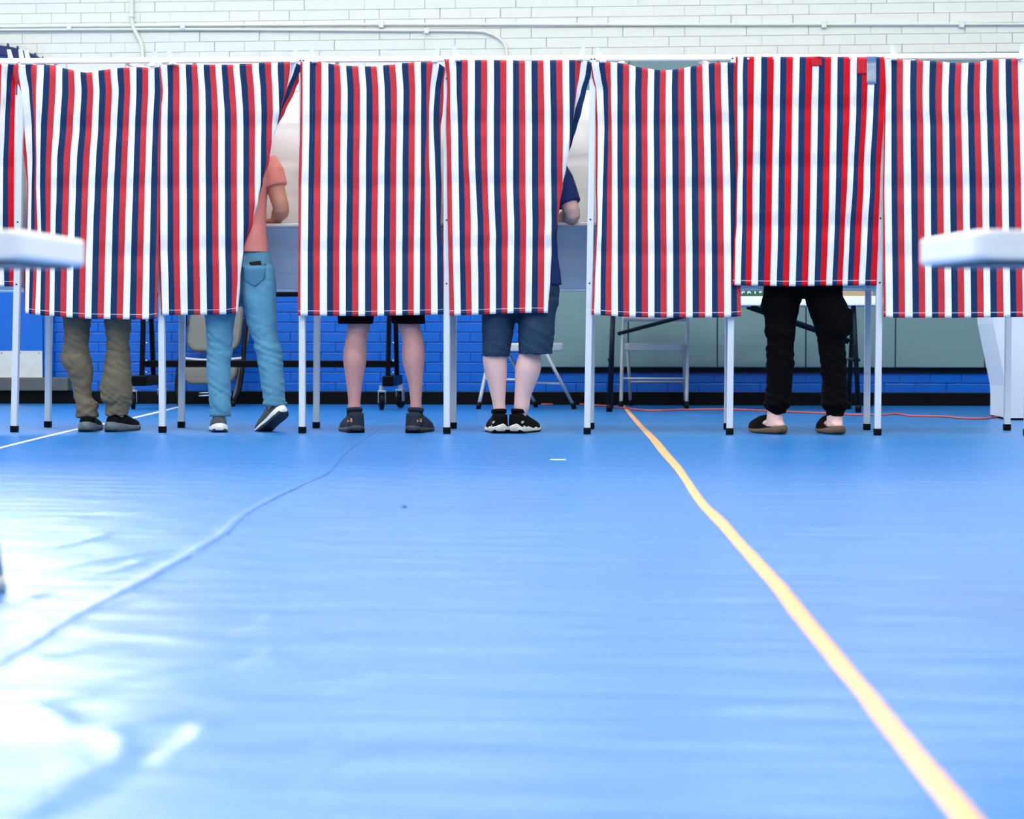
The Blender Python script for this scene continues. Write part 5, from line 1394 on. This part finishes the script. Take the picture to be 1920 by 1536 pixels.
# -- person in blue shirt and denim shorts ---------------------------------------------------
d_l = cr([(300, 390, 510), (420, 365, 515), (500, 344, 520), (530, 341, 521), (580, 345, 523), (650, 360, 521), (720, 379, 516), (800, 399, 512), (870, 414, 509), (930, 419, 515), (1000, 416, 518), (1040, 416, 518)], 820, 540, q)
d_r = cr([(300, 650, 790), (400, 640, 780), (480, 616, 771), (540, 596, 779), (600, 583, 779), (660, 582, 763), (740, 582, 731), (820, 578, 701), (900, 575, 690), (960, 573, 667), (1010, 572, 665), (1040, 572, 665)], 820, 540, q)
ds_l = [(560, 904, 972), (590, 903.5, 967.5), (615, 903.8, 964), (640, 903.8, 960), (660, 903.8, 957), (668.5, 904.5, 954)]
ds_r = [(560, 972, 1049), (590, 973, 1042), (615, 971.5, 1040), (640, 971.5, 1038), (655, 972, 1036.5), (664, 972, 1035.5)]
pr4 = person('person in blue shirt and denim shorts with pale bare calves', 972, 590, 478, 298, None,
    [('leg', limb_rings(dense([(590, 922, 950)] + d_l, 3), Yl, 1.12)), ('leg', limb_rings(dense([(590, 985, 1018)] + d_r, 3), Yl, 1.12))], M_hair_grey, M_skin_pale, M_royal, half=.225,
    elbows={1: Vector(P(1073, 402, YF + .19))}, torso_edges=[(534, 1054), (506, 1051), (485, 1047), (440, 1044), (400, 1046), (360, 1050)], sleeve=.78, lean=.07)
bottoms(pr4, 'denim_shorts', M_denim_short, [ds_l, ds_r], Yl, [(605, 940, 1000, .09), (575, 904, 1047, .13), (545, 903, 1050, .138), (505, 906, 1044, .13), (470, 912, 1036, .115)], 2.9, amp=.8, rat=1.3)
for hx, a_ in ((935, 13), (974, -19)):
    sh_ = shoe(pr4, hx, a_, .285, M_shoe_black, M_sole_cream, 'hike', tread_m=M_black_rubber, k=1.03, collar=.112, sole_h=.040)
    cxp = 925 if a_ > 0 else 980
    for k_ in range(1):
        decal(sh_, sh_, 'logo', [(cxp - 3, 791), (cxp + 1, 789), (cxp + 3, 791), (cxp, 794.5), (cxp - 2, 794)], M_grey_logo, off=.006)
    decal(sh_, sh_, 'heel_mark', [(cxp + 14, 781), (cxp + 18, 779.5), (cxp + 18, 782.5)], M_orange_logo)

# -- person in black cargo joggers -----------------------------------------------------------
c7 = .2214
g_l = [(540, 1431, 1507), (553, 1430.5, 1506), (566, 1427, 1502), (573, 1426, 1500), (582, 1428.5, 1498.5), (592, 1432, 1496), (609, 1434, 1493), (627, 1432.5, 1492), (638, 1438, 1490.5), (653, 1435.5, 1489.5), (675, 1437, 1489), (697, 1437.5, 1487.5), (720, 1437, 1486), (742, 1434.5, 1484.5), (755, 1431, 1484), (761, 1432.5, 1482), (768, 1438, 1476), (777, 1441, 1473)]
g_r = [(540, 1505, 1580), (555, 1507, 1581), (563, 1509.5, 1585), (575, 1514, 1591), (590, 1518, 1594), (608, 1525, 1597), (625, 1529, 1595.5), (636, 1532, 1586), (652, 1535, 1586), (670, 1537.5, 1587), (700, 1540, 1588), (725, 1541, 1589), (745, 1540, 1591), (758, 1536.5, 1591.5), (766, 1542, 1586), (774, 1548, 1583.5), (781, 1550, 1582.5)]
f_l = inner(g_l[:-2], 806, 1453, 15); f_r = inner(g_r[:-2], 806, 1565, 15)
f_l[-2] = (780, 1437.5, 1468); f_l[-1] = (800, 1436, 1470); f_l.insert(-2, (770, 1439, 1467)); f_r[-2] = (783, 1550, 1580); f_r[-1] = (800, 1549, 1581); f_r.insert(-2, (772, 1551, 1580))
def foot_rings(hx, ang, L=.25):
    R = Matrix.Rotation(math.radians(ang), 3, 'Z'); h = P(hx, 812, YF + .10); h.z = 0; h -= R @ Vector((0, .062, 0))
    out = []
    for t, w, zt in ((0, .012, .05), (.05, .026, .062), (.15, .034, .085), (.3, .036, .085), (.5, .038, .068), (.75, .042, .05), (.95, .03, .042), (1, .012, .038)):
        out.append([h + R @ Vector((w * math.cos(a), t * L, .03 + max(0, (zt - .03)) * (math.sin(a) * .5 + .5))) for a in [2 * PI * k / 16 for k in range(16)]])
    return out
pr5 = person('person in black cargo joggers wearing brown clogs', 1507, 556, 470, 264, None,
    [('leg', limb_rings(dense(f_l, 2), Yl)), ('leg', limb_rings(dense(f_r, 2), Yl)), ('foot', foot_rings(1453, 32)), ('foot', foot_rings(1565, 14))], M_hair_brown, M_skin_pale, M_blacktee, half=.205)
jg = bottoms(pr5, 'cargo_joggers', M_black_cloth, [g_l, g_r], Yl, [(560, 1478, 1536, .09), (545, 1431, 1581, .128), (505, 1434, 1578, .132), (465, 1440, 1574, .12), (450, 1442, 1572, .115)], 5.1, amp=1.2)
for (cx_, cy_, w_, h_) in ((1433, 579, 12, 22), (1588, 600, 16, 42)):
    bm = B(); c = P(cx_, cy_, YF + .10); box(bm, c, (w_ / 372, .13, h_ / 372), bev=.012); obj('cargo_pocket', bm, M_black_cloth, jg, smooth=False)
shoe(pr5, 1453, 32, .275, M_felt, M_sole_cork, 'clog', name='clog', k=1.0)
shoe(pr5, 1565, 14, .275, M_felt, M_sole_cork, 'clog', name='clog', k=1.0)
